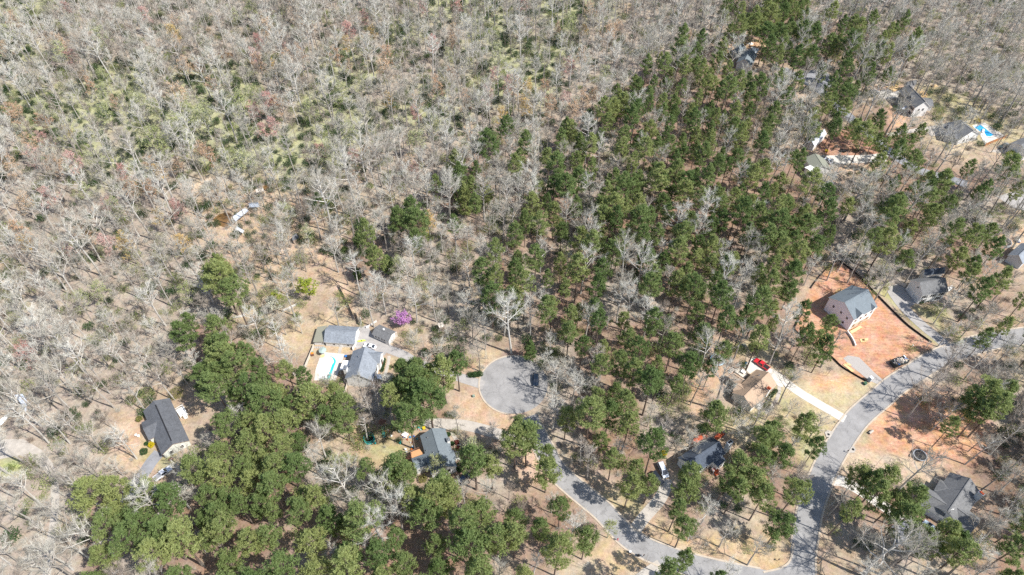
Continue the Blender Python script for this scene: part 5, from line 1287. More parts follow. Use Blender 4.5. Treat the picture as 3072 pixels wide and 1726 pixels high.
woodland('undergrowth', rows(brush[68:], 8, .6, 1.6, 42, pickb), bset, 'green and brown brush covering the forest floor', 'undergrowth')

# ------------------------------------------------------------------ vehicles
PAINT = {}
def paint(name, col):
    if name not in PAINT:
        m = mat('paint_'+name, col, .25, .02, 1, spec=.5); m.node_tree.nodes['Principled BSDF'].inputs['Coat Weight'].default_value = .6; PAINT[name] = m
    return PAINT[name]
LAMP = mat('lamp_glass', (.7,.7,.68), .15, .02, spec=.6); TAIL = mat('tail_lamp', (.4,.02,.02), .2, .02)
# side profiles: (x, z) from the rear bumper to the front, body shell then cabin
PROF = {'pickup': (5.7, 1.95, [(0,.45),(0,1.05),(2.1,1.08),(2.1,.98),(4.05,1.12),(5.45,1.0),(5.7,.8),(5.7,.42)], [(2.1,1.08),(2.25,1.82),(3.5,1.84),(4.2,1.12)], (1.15,4.6)),
        'sedan': (4.7, 1.82, [(0,.4),(.05,.95),(1.0,1.0),(3.3,.98),(4.5,.82),(4.7,.65),(4.7,.38)], [(.55,.98),(1.35,1.45),(2.5,1.48),(3.5,.98)], (.9,3.8)),
        'suv': (4.7, 1.9, [(0,.5),(0,1.1),(3.3,1.12),(4.5,1.0),(4.7,.8),(4.7,.45)], [(.08,1.1),(.35,1.75),(2.6,1.78),(3.5,1.12)], (.95,3.75)),
        'van': (5.0, 1.98, [(0,.45),(0,1.15),(3.9,1.1),(4.8,.9),(5.0,.7),(5.0,.42)], [(.05,1.15),(.2,1.85),(3.0,1.88),(4.3,1.08)], (1.0,4.0))}
def vehicle(kind, c, f, pnt, label, name, cat):
    L_, W_, body, cab, ax = PROF[kind]; p = at(*c, .7); q = at(*f, .7); rz = math.atan2(q.y-p.y, q.x-p.x)
    o = thing(name, label, cat, (p.x, p.y, .05), rz)
    def loft(prof, w0, w1, zb):
        mb = MB(); n = len(prof); vs = []
        zs = [z for _, z in prof]; z0, z1 = min(zs), max(zs)
        for sgn in (-1, 1):
            for x, z in prof:
                w_ = w0+(w1-w0)*max(0, (z-z0)/(z1-z0+1e-6)); vs.append((x-L_/2, sgn*w_/2, z))
        mb.add(vs, [tuple(range(n)), tuple(range(n, 2*n))[::-1]]+[((i+1)%n, i, i+n, (i+1)%n+n) for i in range(n)]); return mb
    part('body', loft(body, W_*.96, W_, 0), pnt, o)
    part('windows', loft(cab, W_*.93, W_*.72, 0), GLASS, o)
    mb = MB(); x0, x1 = cab[1][0]-L_/2, cab[2][0]-L_/2; zt = max(cab[1][1], cab[2][1]); mb.box(((x0+x1)/2, 0, zt-.05), (x1-x0+.02, W_*.74, .09)); part('roof_panel', mb, pnt, o)
    mb = MB()
    for (xa, za), (xb, zb) in ((cab[0], cab[1]), (cab[2], cab[3])):
        for s in (-1, 1):
            wa = W_*.47 if za < zb else W_*.365; wb = W_*.365 if za < zb else W_*.47
            mb.bar((xa-L_/2, s*wa, za), (xb-L_/2, s*wb, zb), .12)
    part('pillar', mb, pnt, o)
    if kind == 'pickup':
        mb = MB(); mb.box((1.05-L_/2, 0, 1.0), (1.9, W_*.82, .1)); part('truck_bed', mb, BLACK if 'covered' in label else mat('bed_liner', (.25,.25,.26)), o)
    for x in ax:
        for s in (-1, 1):
            mb = MB(); mb.tube((x-L_/2, s*W_*.5-s*.22, .34), (x-L_/2, s*W_*.5+s*.02, .34), .36, .36, 12); wl = part('wheel', mb, RUBBER, o)
            mb = MB(); mb.tube((x-L_/2, s*W_*.5, .34), (x-L_/2, s*W_*.5+s*.03, .34), .2, .2, 8); part('rim', mb, STEEL, wl)
    for s in (-1, 1):
        mb = MB(); mb.box((L_/2-.1, s*W_*.36, .66), (.22, .34, .16)); part('headlight', mb, LAMP, o)
        mb = MB(); mb.box((-L_/2+.02, s*W_*.42, .75), (.1, .2, .26)); part('taillight', mb, TAIL, o)
        mb = MB(); mb.box((cab[3][0]-L_/2-.35, s*W_*.54, 1.02), (.16, .2, .14)); part('mirror', mb, pnt, o)
    return o
hb, hc, hd, he, hh_, hk, hn, hj = (lambda f: (lambda x, y: f([(x, y)])[0]))(HB), (lambda x, y: HC([(x, y)])[0]), (lambda x, y: HD([(x, y)])[0]), (lambda x, y: HE([(x, y)])[0]), (lambda x, y: HH([(x, y)])[0]), (lambda x, y: HK([(x, y)])[0]), (lambda x, y: HN([(x, y)])[0]), (lambda x, y: HJ([(x, y)])[0])
cn = lambda x, y: CN([(x, y)])[0]
ha = lambda x, y: HA([(x, y)])[0]
vehicle('pickup', (489,1421), (514,1403), paint('white', (.75,.76,.78)), 'white pickup truck parked on grass below the charcoal roofed house', 'pickup_truck', 'pickup')
vehicle('sedan', hb(1265,556), hb(1180,535), paint('white', (.75,.76,.78)), 'white sedan parked between pool house and cottage', 'sedan_car', 'car')
vehicle('suv', (1608,1141), (1608,1166), paint('navy', (.012,.02,.035)), 'dark navy SUV parked on the turning circle', 'parked_suv', 'car')
vehicle('pickup', hd(1060,345), hd(935,258), paint('red', (.55,.015,.02)), 'red pickup truck with black covered bed on the bright pad', 'pickup_truck', 'pickup')
vehicle('van', he(215,1050), he(268,1168), paint('silver', (.52,.56,.62)), 'silver van under pines beside the dark car', 'parked_van', 'van')
vehicle('suv', he(90,1225), he(150,1300), paint('black', (.015,.017,.02)), 'black car parked next to the silver van', 'parked_car', 'car')
vehicle('suv', hc(1790,945), hc(1850,885), paint('darkblue', (.02,.035,.06)), 'dark car beside the evergreen bush of the brown deck house', 'parked_car', 'car')
vehicle('sedan', hj(215,450), hj(290,460), paint('grey', (.10,.105,.11)), 'dark car on the lumber pile driveway', 'parked_car', 'car')
vehicle('pickup', hk(2085,895), hk(1950,960), paint('green', (.045,.065,.06)), 'dark green pickup beside the pale edge house', 'pickup_truck', 'pickup')
vehicle('sedan', hh_(455,975), hh_(360,900), paint('paleblue', (.42,.50,.56)), 'pale blue car half hidden under the corner house pines', 'parked_car', 'car')
vehicle('sedan', hh_(500,1080), hh_(590,1130), paint('silver', (.52,.56,.62)), 'silver car half hidden beside the pale blue car', 'parked_car', 'car')
vehicle('sedan', hn(745,810), hn(700,780), paint('white', (.75,.76,.78)), 'white car at the top of the bright concrete driveway', 'parked_car', 'car')
# utility trailer, dumpster, cabin, boxes
def spot(px, z=0.0): p = at(*px, z); return Vector((p.x, p.y, 0))
def head(a, b): p, q = at(*a), at(*b); return math.atan2(q.y-p.y, q.x-p.x)
p = spot(hn(1080,615)); o = thing('utility_trailer', 'black open utility trailer on brown mulch', 'trailer', p, head(hn(1000,615), hn(1180,600)))
mb = MB(); mb.box((0,0,.55), (3.2,1.7,.12)); part('bed', mb, BLACK, o)
mb = MB()
for s in (-1, 1): mb.bar((-1.6,s*.82,.95), (1.6,s*.82,.95), .08); [mb.bar((x,s*.82,.6), (x,s*.82,.95), .06) for x in (-1.55,-.5,.5,1.55)]
part('rail', mb, BLACK, o); mb = MB(); mb.bar((1.6,0,.6), (2.9,0,.5), .1); part('hitch', mb, BLACK, o)
for s in (-1, 1): mb = MB(); mb.tube((0,s*.85,.33), (0,s*1.05,.33), .33, .33, 12); part('wheel', mb, RUBBER, o)
p = spot(cn(1100,1150)); o = thing('dumpster', 'open roll-off dumpster heaped with building waste on clay lot', 'dumpster', p, head(cn(1015,1185), cn(1190,1115)))
mb = MB(); l_, w_, z_ = 6.0, 2.4, 1.5
for c, d in (((0,-w_/2,.15),(l_,.1,z_)), ((0,w_/2,.15),(l_,.1,z_)), ((-l_/2,0,.15),(.1,w_,z_)), ((l_/2,0,.15),(.1,w_,z_)), ((0,0,.1),(l_,w_,.1))): mb.box(c, d)
part('bin', mb, mat('dumpster_paint', (.05,.06,.06), .6, .25, 2), o)
for x in (-2.4,-1.2,0,1.2,2.4): mb = MB(); mb.box((x,0,.2), (.12,w_+.22,z_-.1)); part('rib', mb, mat('dumpster_paint', (.05,.06,.06)), o)
rg = random.Random(5)
for i in range(60):
    mb = MB(); mb.box((rg.uniform(-2.7,2.7), rg.uniform(-1,1), rg.uniform(1.0,1.75)), (rg.uniform(.2,1.5), rg.uniform(.1,.6), rg.uniform(.04,.3)), rg.uniform(0,3)); part('debris', mb, rg.choice([LUMBER, WOODP, WHITE, CONC, BLUEP, WOOD, WOODP]), o)
p = spot(cn(790,1335)); o = thing('portable_toilet', 'pale portable toilet at the gravel entrance', 'toilet', p, .6)
mb = MB(); mb.box((0,0,.05), (1.15,1.15,2.15)); part('cabin', mb, mat('toilet_blue', (.35,.42,.50), .5, .05), o); mb = MB(); mb.box((0,0,2.2), (1.2,1.2,.18), 0, 0, .8); part('roof', mb, WHITE, o); mb = MB(); mb.box((0,-.58,.15), (.75,.05,1.9)); part('door', mb, GREYW, o)
p = spot(cn(745,1368)); o = thing('transformer_box', 'green utility box next to the portable toilet', 'utility box', p, .5)
mb = MB(); mb.box((0,0,0), (1.1,1.0,.9), 0, 0, .95); part('cabinet', mb, mat('utility_green', (.06,.12,.07)), o); mb = MB(); mb.box((0,0,-.1), (1.4,1.3,.16)); part('pad', mb, CONC, o)
p = spot((1421,1190)); o = thing('transformer_box', 'small green utility box on grass by the turning circle', 'utility box', p, .2)
mb = MB(); mb.box((0,0,0), (.8,.7,.8), 0, 0, .93); part('cabinet', mb, mat('utility_pale', (.22,.28,.22)), o); mb = MB(); mb.box((0,0,-.1), (1.0,.9,.15)); part('pad', mb, CONC, o)
p = spot(cn(1240,980)); o = thing('utility_pedestal', 'white utility pedestal standing on the orange clay', 'pedestal', p)
mb = MB(); mb.box((0,0,0), (.32,.32,1.1), .4); part('post', mb, WHITE, o); mb = MB(); mb.box((.3,0,0), (.9,.5,.25), .4, 0, .6); part('soil_mound', mb, mat('clay_clod', (.45,.2,.1)), o)
def lumber(px, rz, n, ln, label, wd=.14, layers=2):
    o = thing('lumber_stack', label, 'lumber', spot(px), rz)
    for k in range(layers):
        for i in range(n): mb = MB(); mb.box((RNG.uniform(-.15,.15), (i-(n-1)/2)*wd*1.12, .02+k*.1), (ln*RNG.uniform(.85,1), wd, .09), RNG.uniform(-.03,.03)); part('board', mb, LUMBER, o)
lumber(cn(575,1200), head(cn(530,1165), cn(625,1240)), 7, 4.2, 'stack of new lumber beside the silt fence')
lumber(cn(575,1165), head(cn(550,1150), cn(590,1170)), 6, 1.6, 'short pile of new lumber on the gravel')
lumber(cn(725,912), head(cn(710,900), cn(720,918)), 8, 1.6, 'plywood sheet pile lying on the open clay', .2, 1)
lumber(cn(750,905), head(cn(735,908), cn(778,900)), 4, 2.4, 'row of planks beside the plywood on open clay', .2, 1)
lumber(hj(800,350), head(hj(680,400), hj(900,330)), 14, 6.0, 'large lumber pile on the pale driveway of the white house', .3, 5)
lumber(hj(2010,285), head(hj(1960,290), hj(2080,280)), 5, 3.0, 'log pile at the edge of the far lawn', .3, 3)
lumber(hb(550,705), .3, 4, 1.6, 'grey canvas lounger by the covered pool', .25, 2)

# ------------------------------------------------------------------ garden and yard things
def trampoline(px, r, padm, label, net=False, matm=BLACK):
    o = thing('trampoline', label, 'trampoline', spot(px), 0); n = 28; mb = MB(); vs = []
    for rr, z in ((r,.9), (r-.32,.9), (r-.32,.84), (r,.84)): vs += [(rr*math.cos(2*math.pi*i/n), rr*math.sin(2*math.pi*i/n), z) for i in range(n)]
    mb.add(vs, [(k*n+i, k*n+(i+1)%n, ((k+1)%4)*n+(i+1)%n, ((k+1)%4)*n+i) for k in range(4) for i in range(n)]); part('pad', mb, padm, o)
    mb = MB(); mb.prism([((r-.33)*math.cos(2*math.pi*i/n), (r-.33)*math.sin(2*math.pi*i/n)) for i in range(n)], .84, .87); part('jumping_mat', mb, matm, o)
    for i in range(6): a = i*math.pi/3; mb = MB(); mb.tube((r*math.cos(a)*.96, r*math.sin(a)*.96, -.2), (r*math.cos(a)*.96, r*math.sin(a)*.96, 2.5 if net else .86), .045, .045, 6); part('pole', mb, padm if net else STEEL, o)
    if net:
        mb = MB()
        for z in (1.2, 1.85, 2.5):
            for i in range(n): mb.bar((r*.97*math.cos(2*math.pi*i/n), r*.97*math.sin(2*math.pi*i/n), z), (r*.97*math.cos(2*math.pi*(i+1)/n), r*.97*math.sin(2*math.pi*(i+1)/n), z), .05)
        part('net_ring', mb, TEAL, o)
    return o
trampoline(hc(355,372), 1.75, TEAL, 'teal rimmed trampoline with netting in the cluttered yard', True)
trampoline(hd(200,280), 2.5, mat('pad_iceblue', (.42,.60,.70), .5, .05), 'large trampoline with ice blue rim under a bare tree', False, mat('mat_grey', (.22,.20,.18)))
trampoline(hh_(310,118), 2.1, mat('pad_grey', (.28,.29,.30), .6, .1), 'black trampoline with pale rim on the orange slope')
for a, lab in ((hh_(200,112), 'wooden step block left of the black trampoline'), (hh_(408,140), 'dark bench right of the black trampoline')):
    o = thing('garden_bench', lab, 'bench', spot(a), 1.0); mb = MB(); mb.box((0,0,.38), (1.2,.4,.07)); part('seat', mb, WOOD, o)
    for x in (-.5, .5): mb = MB(); mb.box((x,0,-.1), (.09,.36,.48)); part('leg', mb, WOOD, o)
# play set with slide
o = thing('play_set', 'timber play tower with long green slide in the cluttered yard', 'play set', spot(hc(560,150)), -.3)
for x in (-.8,.8):
    for y in (-.8,.8): mb = MB(); mb.box((x,y,-.3), (.13,.13,3.2)); part('post', mb, WOOD, o)
mb = MB(); mb.box((0,0,1.4), (1.75,1.75,.12)); part('platform', mb, WOOD, o)
mb = MB(); mb.add([(-1,-1,2.8),(1,-1,2.8),(1,1,2.8),(-1,1,2.8),(-1,0,3.5),(1,0,3.5)], [(0,1,5,4),(2,3,4,5),(1,2,5),(3,0,4)]); part('canopy', mb, DKBROWN, o)
d = Vector((spot(hc(538,290))-spot(hc(530,180)))); d = Matrix.Rotation(.3, 3, 'Z') @ d; d.normalize(); sd = Vector((-d.y, d.x, 0))*.36
mb = MB(); a = d*.9+Vector((0,0,1.5)); c = d*4.2+Vector((0,0,.2)); mb.add([a-sd, a+sd, c+sd, c-sd, a-sd-Vector((0,0,.06)), a+sd-Vector((0,0,.06)), c+sd-Vector((0,0,.06)), c-sd-Vector((0,0,.06))], [(0,1,2,3),(7,6,5,4),(0,4,5,1),(1,5,6,2),(2,6,7,3),(3,7,4,0)])
for s in (-1, 1): mb.bar(a+sd*s+Vector((0,0,.1)), c+sd*s+Vector((0,0,.1)), .08, .26)
part('slide', mb, TEAL, o)
mb = MB(); mb.bar((.8,0,2.5), (3.6,.3,2.5), .12); mb.bar((3.6,.3,2.5), (3.9,-.8,-.1), .11); mb.bar((3.6,.3,2.5), (3.9,1.3,-.1), .11); part('swing_beam', mb, WOOD, o)
for x in (1.7, 2.8): mb = MB(); mb.bar((x,.15,2.5), (x,.15,.6), .03); mb.box((x,.15,.55), (.25,.5,.05)); part('swing', mb, GREENP, o)
o = thing('small_slide', 'orange and teal toy slide beside the pale board fence', 'play set', spot(hb(395,690)), .3)
mb = MB(); mb.box((0,0,-.1), (.9,.9,1.2)); part('tower', mb, DKBROWN, o); mb = MB(); mb.box((0,.1,1.1), (1.0,.8,.3), 0, 0, .6); part('canopy', mb, ORANGEP, o)
mb = MB(); mb.bar((0,.5,1.0), (.1,1.7,.15), .6, .1); part('slide', mb, TEAL, o)
o = thing('kayak', 'lime yellow kayak lying on the parking pad', 'kayak', spot(hb(1140,478)), .15)
mb = MB(); n = 10; ring = []
for i in range(n+1):
    t = i/n*2-1; w_ = .36*(1-abs(t)**2.4)+.02; ring.append((t*1.5, w_))
vs = []; fs = []
for i, (x, w_) in enumerate(ring): vs += [(x,-w_,.3+.08*abs(x)), (x,0,.06), (x,w_,.3+.08*abs(x)), (x,0,.36+.06*abs(x))]
for i in range(n):
    for k in range(4): fs.append((i*4+k, i*4+(k+1)%4, (i+1)*4+(k+1)%4, (i+1)*4+k))
mb.add(vs, fs); part('hull', mb, LIMEP, o); mb = MB(); mb.tube((0,0,.33), (0,0,.40), .24, .22, 10); part('cockpit', mb, BLACK, o)
def patio_umbrella(px, m, label):
    o = thing('patio_umbrella', label, 'umbrella', spot(px)); mb = MB(); n = 8; r = 1.4
    mb.add([(0,0,2.6)]+[(r*math.cos(2*math.pi*i/n), r*math.sin(2*math.pi*i/n), 2.1) for i in range(n)], [(0,1+i,1+(i+1)%n) for i in range(n)]); part('canopy', mb, m, o)
    mb = MB(); mb.tube((0,0,0), (0,0,2.6), .03, .03, 6); part('pole', mb, STEEL, o)
    mb = MB(); mb.tube((0,0,0), (0,0,.12), .3, .26, 10); part('base', mb, CONCG, o)
patio_umbrella(hb(565,668), mat('canvas_sage', (.33,.40,.36)), 'sage green patio umbrella at the pool corner')
def table(px, label, m=WHITE, w_=1.3, d_=.9, rz=.4, z=0):
    q = spot(px); q.z = z; o = thing('garden_table', label, 'table', q, rz); mb = MB(); mb.box((0,0,.7), (w_,d_,.06)); part('top', mb, m, o)
    for x in (-1,1):
        for y in (-1,1): mb = MB(); mb.box((x*w_*.42, y*d_*.4, -.05), (.07,.07,.76)); part('leg', mb, m, o)
table(hc(892,290), 'white table beside the cluttered shadow of the deck house', w_=1.9, d_=1.5, rz=-.5); table(hd(690,530), 'white table on the rear deck of the tan house', w_=1.5, d_=1.2, rz=-.7, z=.82)
def chair(px, label, m, rz, group=None):
    o = thing('lawn_chair', label, 'chair', spot(px), rz, group); mb = MB(); mb.box((0,0,.38), (.55,.55,.06)); part('seat', mb, m, o); mb = MB(); mb.box((-.25,0,.42), (.07,.55,.55)); part('backrest', mb, m, o)
    for x in (-1,1):
        for y in (-1,1): mb = MB(); mb.box((x*.22,y*.22,-.05), (.06,.06,.45)); part('leg', mb, m, o)
chair(hc(900,505), 'white lawn chair at the shadow edge by the brown deck', WHITE, .4); chair(hc(915,545), 'second white lawn chair nearer the brown deck stairs', WHITE, 2.2)
chair(hd(560,480), 'round backed chair on the tan house rear deck', WHITE, 1.0); chair(hc(600,345), 'small dark chair near the teal trampoline', DKBROWN, .5)
def bin_(px, m, label, h=1.05, w_=.6, lid=None):
    o = thing('wheeled_bin', label, 'bin', spot(px), RNG.uniform(0,3)); mb = MB(); mb.box((0,0,.03), (w_*.8,w_*.8,h*.9), 0, 0, 1.2); part('body', mb, m, o); mb = MB(); mb.box((0,.02,h*.92), (w_,w_*1.05,.09)); part('lid', mb, lid or m, o)
    for s in (-1,1): mb = MB(); mb.tube((s*w_*.35,-w_*.42,.12), (s*w_*.45,-w_*.42,.12), .12, .12, 8); part('wheel', mb, RUBBER, o)
bin_(hc(738,222), BLACK, 'black bin near the swing beam'); bin_(hc(816,240), mat('bin_grey', (.20,.26,.26)), 'grey green bin left of the white table', 1.2, .8); bin_(hd(745,340), BLUEP, 'blue bin behind the red pickup'); bin_((1915,1669), BLACK, 'black wheeled bin by the kerb and mailbox')
bin_((1890,1659), mat('bin_navy', (.03,.03,.06)), 'dark bin with white bag on the verge', lid=WHITE); bin_(hn(862,885), BLACK, 'black bin at the end of the bright driveway'); bin_(hc(1180,188), YELP, 'yellow tub by the house corner and rear driveway', .8, .9)
bin_(hn(715,622), YELP, 'yellow box on brown mulch near the black trailer', .9, 1.2); bin_(hc(822,408), TEAL, 'teal drum standing alone on the lawn', .8, .7); bin_(hc(440,415), TEAL, 'small teal tub next to the teal trampoline', .5, .5)
bin_(HM([(955,228)])[0], BLUEP, 'blue and white bin behind the grey edge roof', 1.0, 1.4, WHITE); bin_(hb(905,715), BLUEP, 'blue cushion box in the shade beside the pool', .6, .8)
def mailbox(px, label, rz=.5, m=BLACK):
    o = thing('mailbox', label, 'mailbox', spot(px), rz); mb = MB(); mb.box((0,0,-.2), (.11,.11,1.25)); part('post', mb, WOOD, o)
    mb = MB(); n = 8; pr = [(-.12,0),(.12,0)]+[(.12*math.cos(a), .14+.12*math.sin(a)) for a in [i*math.pi/n for i in range(n+1)]]
    k = len(pr); mb.add([(-.1,y,1.05+z) for y, z in pr]+[(.42,y,1.05+z) for y, z in pr], [tuple(range(k)), tuple(range(k,2*k))[::-1]]+[((i+1)%k, i, i+k, (i+1)%k+k) for i in range(k)]); part('box', mb, m, o)
    mb = MB(); mb.box((.15,.14,1.2), (.14,.03,.1)); part('flag', mb, ORANGEP, o)
for px, lab in (((1929,1671),'dark mailbox beside the black bin'), ((1934,1596),'mailbox at the foot of the shaded driveway'), (C4([(518,302)])[0],'mailbox at the foot of the bright driveway'), (C4([(438,424)])[0],'mailbox below the lawn storm drain'),
                (C4([(592,522)])[0],'mailbox next to the trampoline side storm drain'), (C4([(540,668)])[0],'mailbox by the pale driveway under tall pines'), (C4([(72,1340)])[0],'mailbox on the corner verge above the street corner'), ((1437,1104),'mailbox at the turning circle hedge')):
    mailbox(px, lab)
o = thing('garden_cart', 'red brown garden cart beside the cream gable wall', 'cart', spot(ha(876,1046)), head(ha(840,1060), ha(915,1025)))
mb = MB()
for c, d in (((0,0,.4),(1.4,.7,.06)), ((0,.35,.4),(1.4,.05,.35)), ((0,-.35,.4),(1.4,.05,.35)), ((.7,0,.4),(.05,.7,.35)), ((-.7,0,.4),(.05,.7,.35))): mb.box(c, d)
part('tray', mb, DKBROWN, o)
for s in (-1,1): mb = MB(); mb.tube((.1,s*.38,.28), (.1,s*.48,.28), .28, .28, 10); part('wheel', mb, RUBBER, o)
mb = MB(); mb.bar((-.7,0,.45), (-1.4,0,.6), .06); part('handle', mb, STEEL, o)
for a, lab in ((ha(352,692),'white birdbath left on the tan lawn'), (ha(390,705),'white birdbath nearer the charcoal roofed house')):
    o = thing('birdbath', lab, 'birdbath', spot(a)); mb = MB(); mb.tube((0,0,0),(0,0,.7),.16,.1,8); part('pedestal', mb, WHITE, o); mb = MB(); mb.tube((0,0,.7),(0,0,.85),.2,.42,12); part('bowl', mb, WHITE, o)
o = thing('tarp_pile', 'white tarp over a pile behind the woodland house', 'tarp', spot(HI([(1085,380)])[0])); mb = bush_mesh(77, 1.7, .9, 0, 0); rg = random.Random(8)
n = 12; vs = [(0,0,.8)]+[(1.0*math.cos(i*math.pi/6)*rg.uniform(.8,1.3), .6*math.sin(i*math.pi/6)*rg.uniform(.8,1.2), rg.uniform(.45,.75)) for i in range(n)]+[(1.9*math.cos(i*math.pi/6)*rg.uniform(.8,1.1), 1.1*math.sin(i*math.pi/6), 0) for i in range(n)]
mb = MB(); mb.add(vs, [(0,1+i,1+(i+1)%n) for i in range(n)]+[(1+i,1+n+i,1+n+(i+1)%n,1+(i+1)%n) for i in range(n)]); part('sheet', mb, WHITE, o)
o = thing('concrete_pipe', 'short concrete pipe lying on the orange bank', 'pipe', spot(C4([(772,372)])[0]), head(C4([(758,382)])[0], C4([(790,358)])[0])); mb = MB()
n = 14; vs = []
for x in (-.9,.9):
    for r in (.42,.32): vs += [(x, r*math.cos(2*math.pi*i/n), .4+r*math.sin(2*math.pi*i/n)) for i in range(n)]
mb.add(vs, [(i,(i+1)%n,2*n+(i+1)%n,2*n+i) for i in range(n)]+[(n+(i+1)%n,n+i,3*n+i,3*n+(i+1)%n) for i in range(n)]+[(i,n+i,n+(i+1)%n,(i+1)%n) for i in range(n)]+[(2*n+i,2*n+(i+1)%n,3*n+(i+1)%n,3*n+i) for i in range(n)]); part('barrel', mb, CONC, o)
o = thing('fishing_boat', 'small white open boat cut by the left edge under bare trees', 'boat', spot((12,1266)), 1.2); mb = MB(); st = []
for x, w_, z in ((-2.4,.85,.9),(-1,1.0,.9),(.6,.95,.95),(1.8,.6,1.05),(2.6,.06,1.2)): st.append([(x,-w_,z),(x,-w_*.6,.25),(x,w_*.6,.25),(x,w_,z)])
vs = [v for s in st for v in s]; mb.add(vs, [(i*4+k, i*4+k+1, (i+1)*4+k+1, (i+1)*4+k) for i in range(4) for k in range(3)]+[(0,1,2,3)]); part('hull', mb, WHITE, o)
for x in (-1.4,.2): mb = MB(); mb.box((x,0,.6), (.35,1.7,.06)); part('bench', mb, WOODP, o)
mb = MB(); mb.box((-2.5,0,.5), (.4,.4,.9)); part('outboard_motor', mb, BLACK, o)
# litter of toys by the deck house
rg = random.Random(12); toys = [WHITE, BLUEP, TEAL, ORANGEP, WOODP, GREYW, DKBROWN, REDWOOD]; tn = ['white', 'blue', 'teal', 'orange', 'tan', 'grey', 'brown', 'red']
where = ['near the white table', 'in the shade of the brown deck house', 'beside the rear driveway', 'near the play tower']
for k, (cx, cy, sx, sy, n) in enumerate(((930,320,60,50,8), (1010,400,70,90,11), (1060,180,110,40,13), (640,260,60,60,5))):
    for i in range(n):
        j = rg.randrange(8); o = thing('yard_toy', f'small {tn[j]} toy or crate {where[k]}', 'toy', spot(hc(cx+rg.gauss(0,sx*.6), cy+rg.gauss(0,sy*.6))), rg.uniform(0,3), f'{tn[j]} yard clutter {where[k]}')
        mb = MB(); a, c = rg.uniform(.25,.7), rg.uniform(.25,.6); mb.box((0,0,0), (a,c,rg.uniform(.15,.45)), 0, 0, rg.uniform(.75,1.1)); part('body', mb, toys[j], o); mb = MB(); mb.box((0,0,.3), (a*.5,c*.6,.2)); part('lid', mb, rg.choice(toys), o)

# ------------------------------------------------------------------ garden shrubs
def shrub(px, r, h, m, label, name='shrub', n=700, size=.22, group=None):
    p = spot(px); o = thing(name, label, 'shrub', p, RNG.uniform(0,6), group)
    mb = bush_mesh(RNG.randrange(9999), r, h, 10, n, size=size, ball=True); me = mb.mesh('leaves', [TWIG_DARK, m]); link('leaves', me, o)
    ms = MB(); ms.tube((0,0,-.2), (0,0,h*.5), .06, .03, 5); part('stem', ms, BARK_PINE, o)
shrub(ha(580,838), .95, 1.5, LEAF_FORS, 'bright yellow forsythia bush at the house corner'); shrub(ha(475,942), 1.15, 1.9, LEAF_DARK, 'round dark green shrub on the lawn by the asphalt driveway'); shrub(ha(505,815), .65, 1.0, LEAF_DARK, 'small green shrub left of the yellow bush')
shrub(ha(400,450), 1.0, 1.6, LEAF_OLIVE, 'olive green bush beside the front wing of the charcoal roofed house'); shrub(ha(520,80), 2.6, 3.0, LEAF_BRUSH, 'broad green thicket behind the charcoal roofed house', n=900); shrub(ha(960,90), 2.4, 3.4, LEAF_OLIVE, 'rusty olive bush above the white deck', n=900); shrub(ha(300,180), 2.0, 2.4, LEAF_BRUSH, 'pale green bush near the bare trees behind the house', n=500)
shrub((1278,1066), 1.35, 3.6, LEAF_DARK, 'upright evergreen by the pool house driveway', n=1200); 
for k in range(5): shrub((1412+k*7, 1128-k*.8), 1.15, 1.3, LEAF_DARK, 'clipped evergreen hedge mound at the turning circle', 'hedge_shrub', 500, .2, 'hedge at the turning circle')
for k in range(6): shrub(hb(1490-k*7, 770+k*33), .62, 1.1, LEAF_DARK, 'clipped green hedge mound against the pool house front', 'hedge_shrub', 350, .18, 'hedge at the pool house front')
for x, y in ((1325,868),(1280,915),(1235,965),(1195,1025)): shrub(hd(x,y), .75, 1.1, LEAF_DARK, 'dark clipped bush along the tan house front', 'shrub', 400, .18, 'dark bushes along the tan house front')
shrub(hd(1155,1125), 1.1, 1.5, LEAF_OLIVE, 'large olive bush by the tan house steps'); shrub(hd(895,50), 1.4, 2.0, LEAF_DARK, 'dark evergreen shrub above the red pickup'); shrub(hd(710,10), 1.0, 1.3, foliage('leaf_silver', (.30,.34,.30), (.42,.45,.40)), 'silvery shrub beside the dark evergreen shrub')
shrub(he(225,700), 1.0, 1.6, LEAF_FORS, 'yellow bush beside the silver van'); shrub(he(1090,160), 2.0, 2.6, LEAF_DARK, 'dark evergreen by the red rear deck', n=1000)
shrub(HG([(1130,1030)])[0], 1.1, 1.4, LEAF_DARK, 'green bush at the double garage corner'); shrub(HG([(1260,980)])[0], 1.2, 1.3, LEAF_DARK, 'green bush below the white front windows'); shrub(HG([(1380,940)])[0], 1.1, 1.2, LEAF_DARK, 'green bush at the far end of the white front windows')
shrub(hc(1548,285), .8, 1.1, LEAF_DARK, 'green bush at the front chimney end of the deck house'); shrub(hc(1610,420), .7, 1.0, LEAF_DARK, 'green bush beside the front chimney'); shrub(hc(1725,790), 1.7, 2.2, LEAF_DARK, 'large dark evergreen bush above the parked dark car', n=1000); shrub(hc(1165,965), 1.4, 1.8, LEAF_OLIVE, 'yellowish bush below the deck house wing')
shrub(hc(1680,400), .8, .8, foliage('leaf_red', (.14,.03,.03), (.22,.06,.05)), 'low dark red bush along the narrow walk'); shrub(hc(1705,490), .8, .8, foliage('leaf_red', (.14,.03,.03), (.22,.06,.05)), 'low dark red bush nearer the porch')
shrub(HK([(1420,290)])[0], 1.2, 1.3, LEAF_FORS, 'golden bush at the head of the blue pool'); shrub(HK([(2230,1140)])[0], 2.2, 2.6, BUD_LIME, 'rounded lime bush before the pale edge house', n=900)
shrub((1404,1093), 2.0, 1.4, TWIG_DARK, 'low reddish bare bush above the turning circle hedge', n=400)
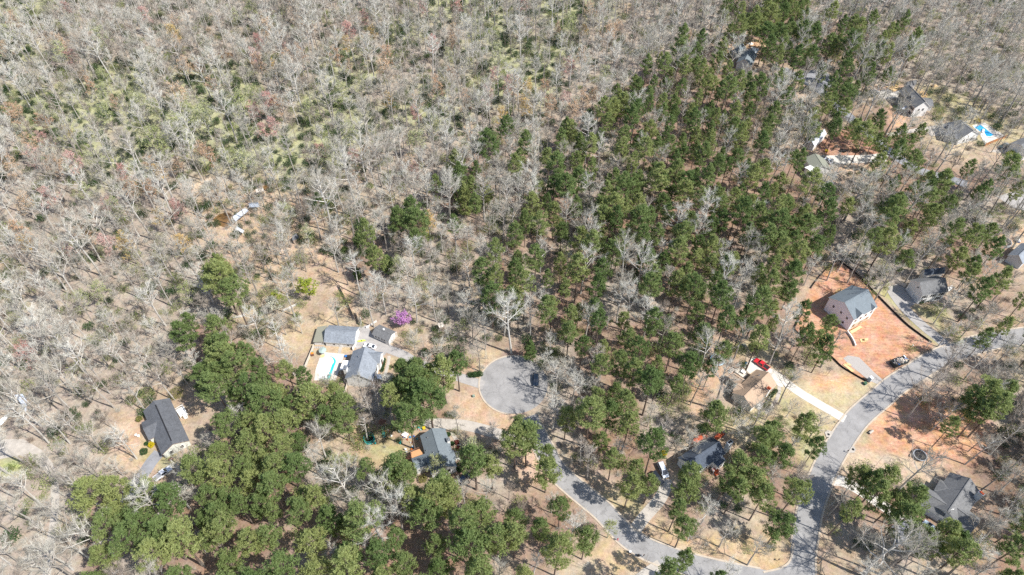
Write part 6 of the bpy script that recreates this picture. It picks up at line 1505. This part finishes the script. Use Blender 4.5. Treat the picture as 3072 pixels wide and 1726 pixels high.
for u, v, lab in ((640,1015,'bright green shrub at the edge of the pine belt'), (985,612,'round light green bush in the sapling field'), (850,620,'green bush near the long pond shelter'), (1290,720,'green thicket beneath the pale bare tree'), (1395,775,'green thicket right of the pale bare tree'), (1110,565,'green bush above the small pines')):
    shrub((u, v), 1.8, 2.4, LEAF_BRUSH if lab[0] != 'r' else BUD_PALE, lab, n=700)

# ------------------------------------------------------------------ a person walking on the side street
def person(px, rz, shirt, label):
    p = spot(px); o = thing('person', label, 'person', (p.x, p.y, .035), rz)
    J = {'pel': (0,0,.95,.13), 'wst': (0,0,1.12,.12), 'chs': (.01,0,1.32,.145), 'nk': (.01,0,1.48,.055), 'hd': (.03,0,1.60,.095), 'top': (.03,0,1.70,.075),
         'shl': (0,.17,1.40,.06), 'ell': (-.1,.22,1.14,.045), 'hal': (.06,.23,.92,.035), 'shr': (0,-.17,1.40,.06), 'elr': (.08,-.22,1.14,.045), 'har': (.24,-.2,1.0,.035),
         'hpl': (0,.09,.9,.085), 'knl': (.14,.09,.5,.06), 'anl': (.18,.09,.09,.042), 'tol': (.33,.09,.04,.035), 'hpr': (0,-.09,.9,.085), 'knr': (-.04,-.09,.5,.06), 'anr': (-.26,-.09,.14,.042), 'tor': (-.14,-.09,.04,.035)}
    K = list(J); E = [('pel','wst'),('wst','chs'),('chs','nk'),('nk','hd'),('hd','top'),('chs','shl'),('shl','ell'),('ell','hal'),('chs','shr'),('shr','elr'),('elr','har'),('pel','hpl'),('hpl','knl'),('knl','anl'),('anl','tol'),('pel','hpr'),('hpr','knr'),('knr','anr'),('anr','tor')]
    me = bpy.data.meshes.new('body'); me.from_pydata([J[k][:3] for k in K], [(K.index(a), K.index(b)) for a, b in E], []); b_ = link('body', me, o)
    b_.modifiers.new('skin', 'SKIN'); b_.modifiers.new('sub', 'SUBSURF').levels = 1
    for i, k in enumerate(K): r = J[k][3]; me.skin_vertices[0].data[i].radius = (r, r)
    me.skin_vertices[0].data[0].use_root = True; me.materials.append(shirt)
    mb = MB(); mb.tube((.01,0,1.62), (.01,0,1.75), .115, .07, 10); part('hair', mb, DKBROWN, o)
    mb = MB(); mb.tube((.0,0,.98), (.0,0,1.44), .175, .19, 10); part('jacket', mb, shirt, o)
    mb = MB(); mb.tube((.09,0,1.585), (.125,0,1.60), .06, .05, 8); part('face', mb, mat('skin', (.55,.36,.27), .6, .03), o)
person((1852,1622), head((1852,1622), (1900,1650)), mat('cloth_red', (.55,.07,.09), .8, .05), 'person in red clothes walking along the side street')
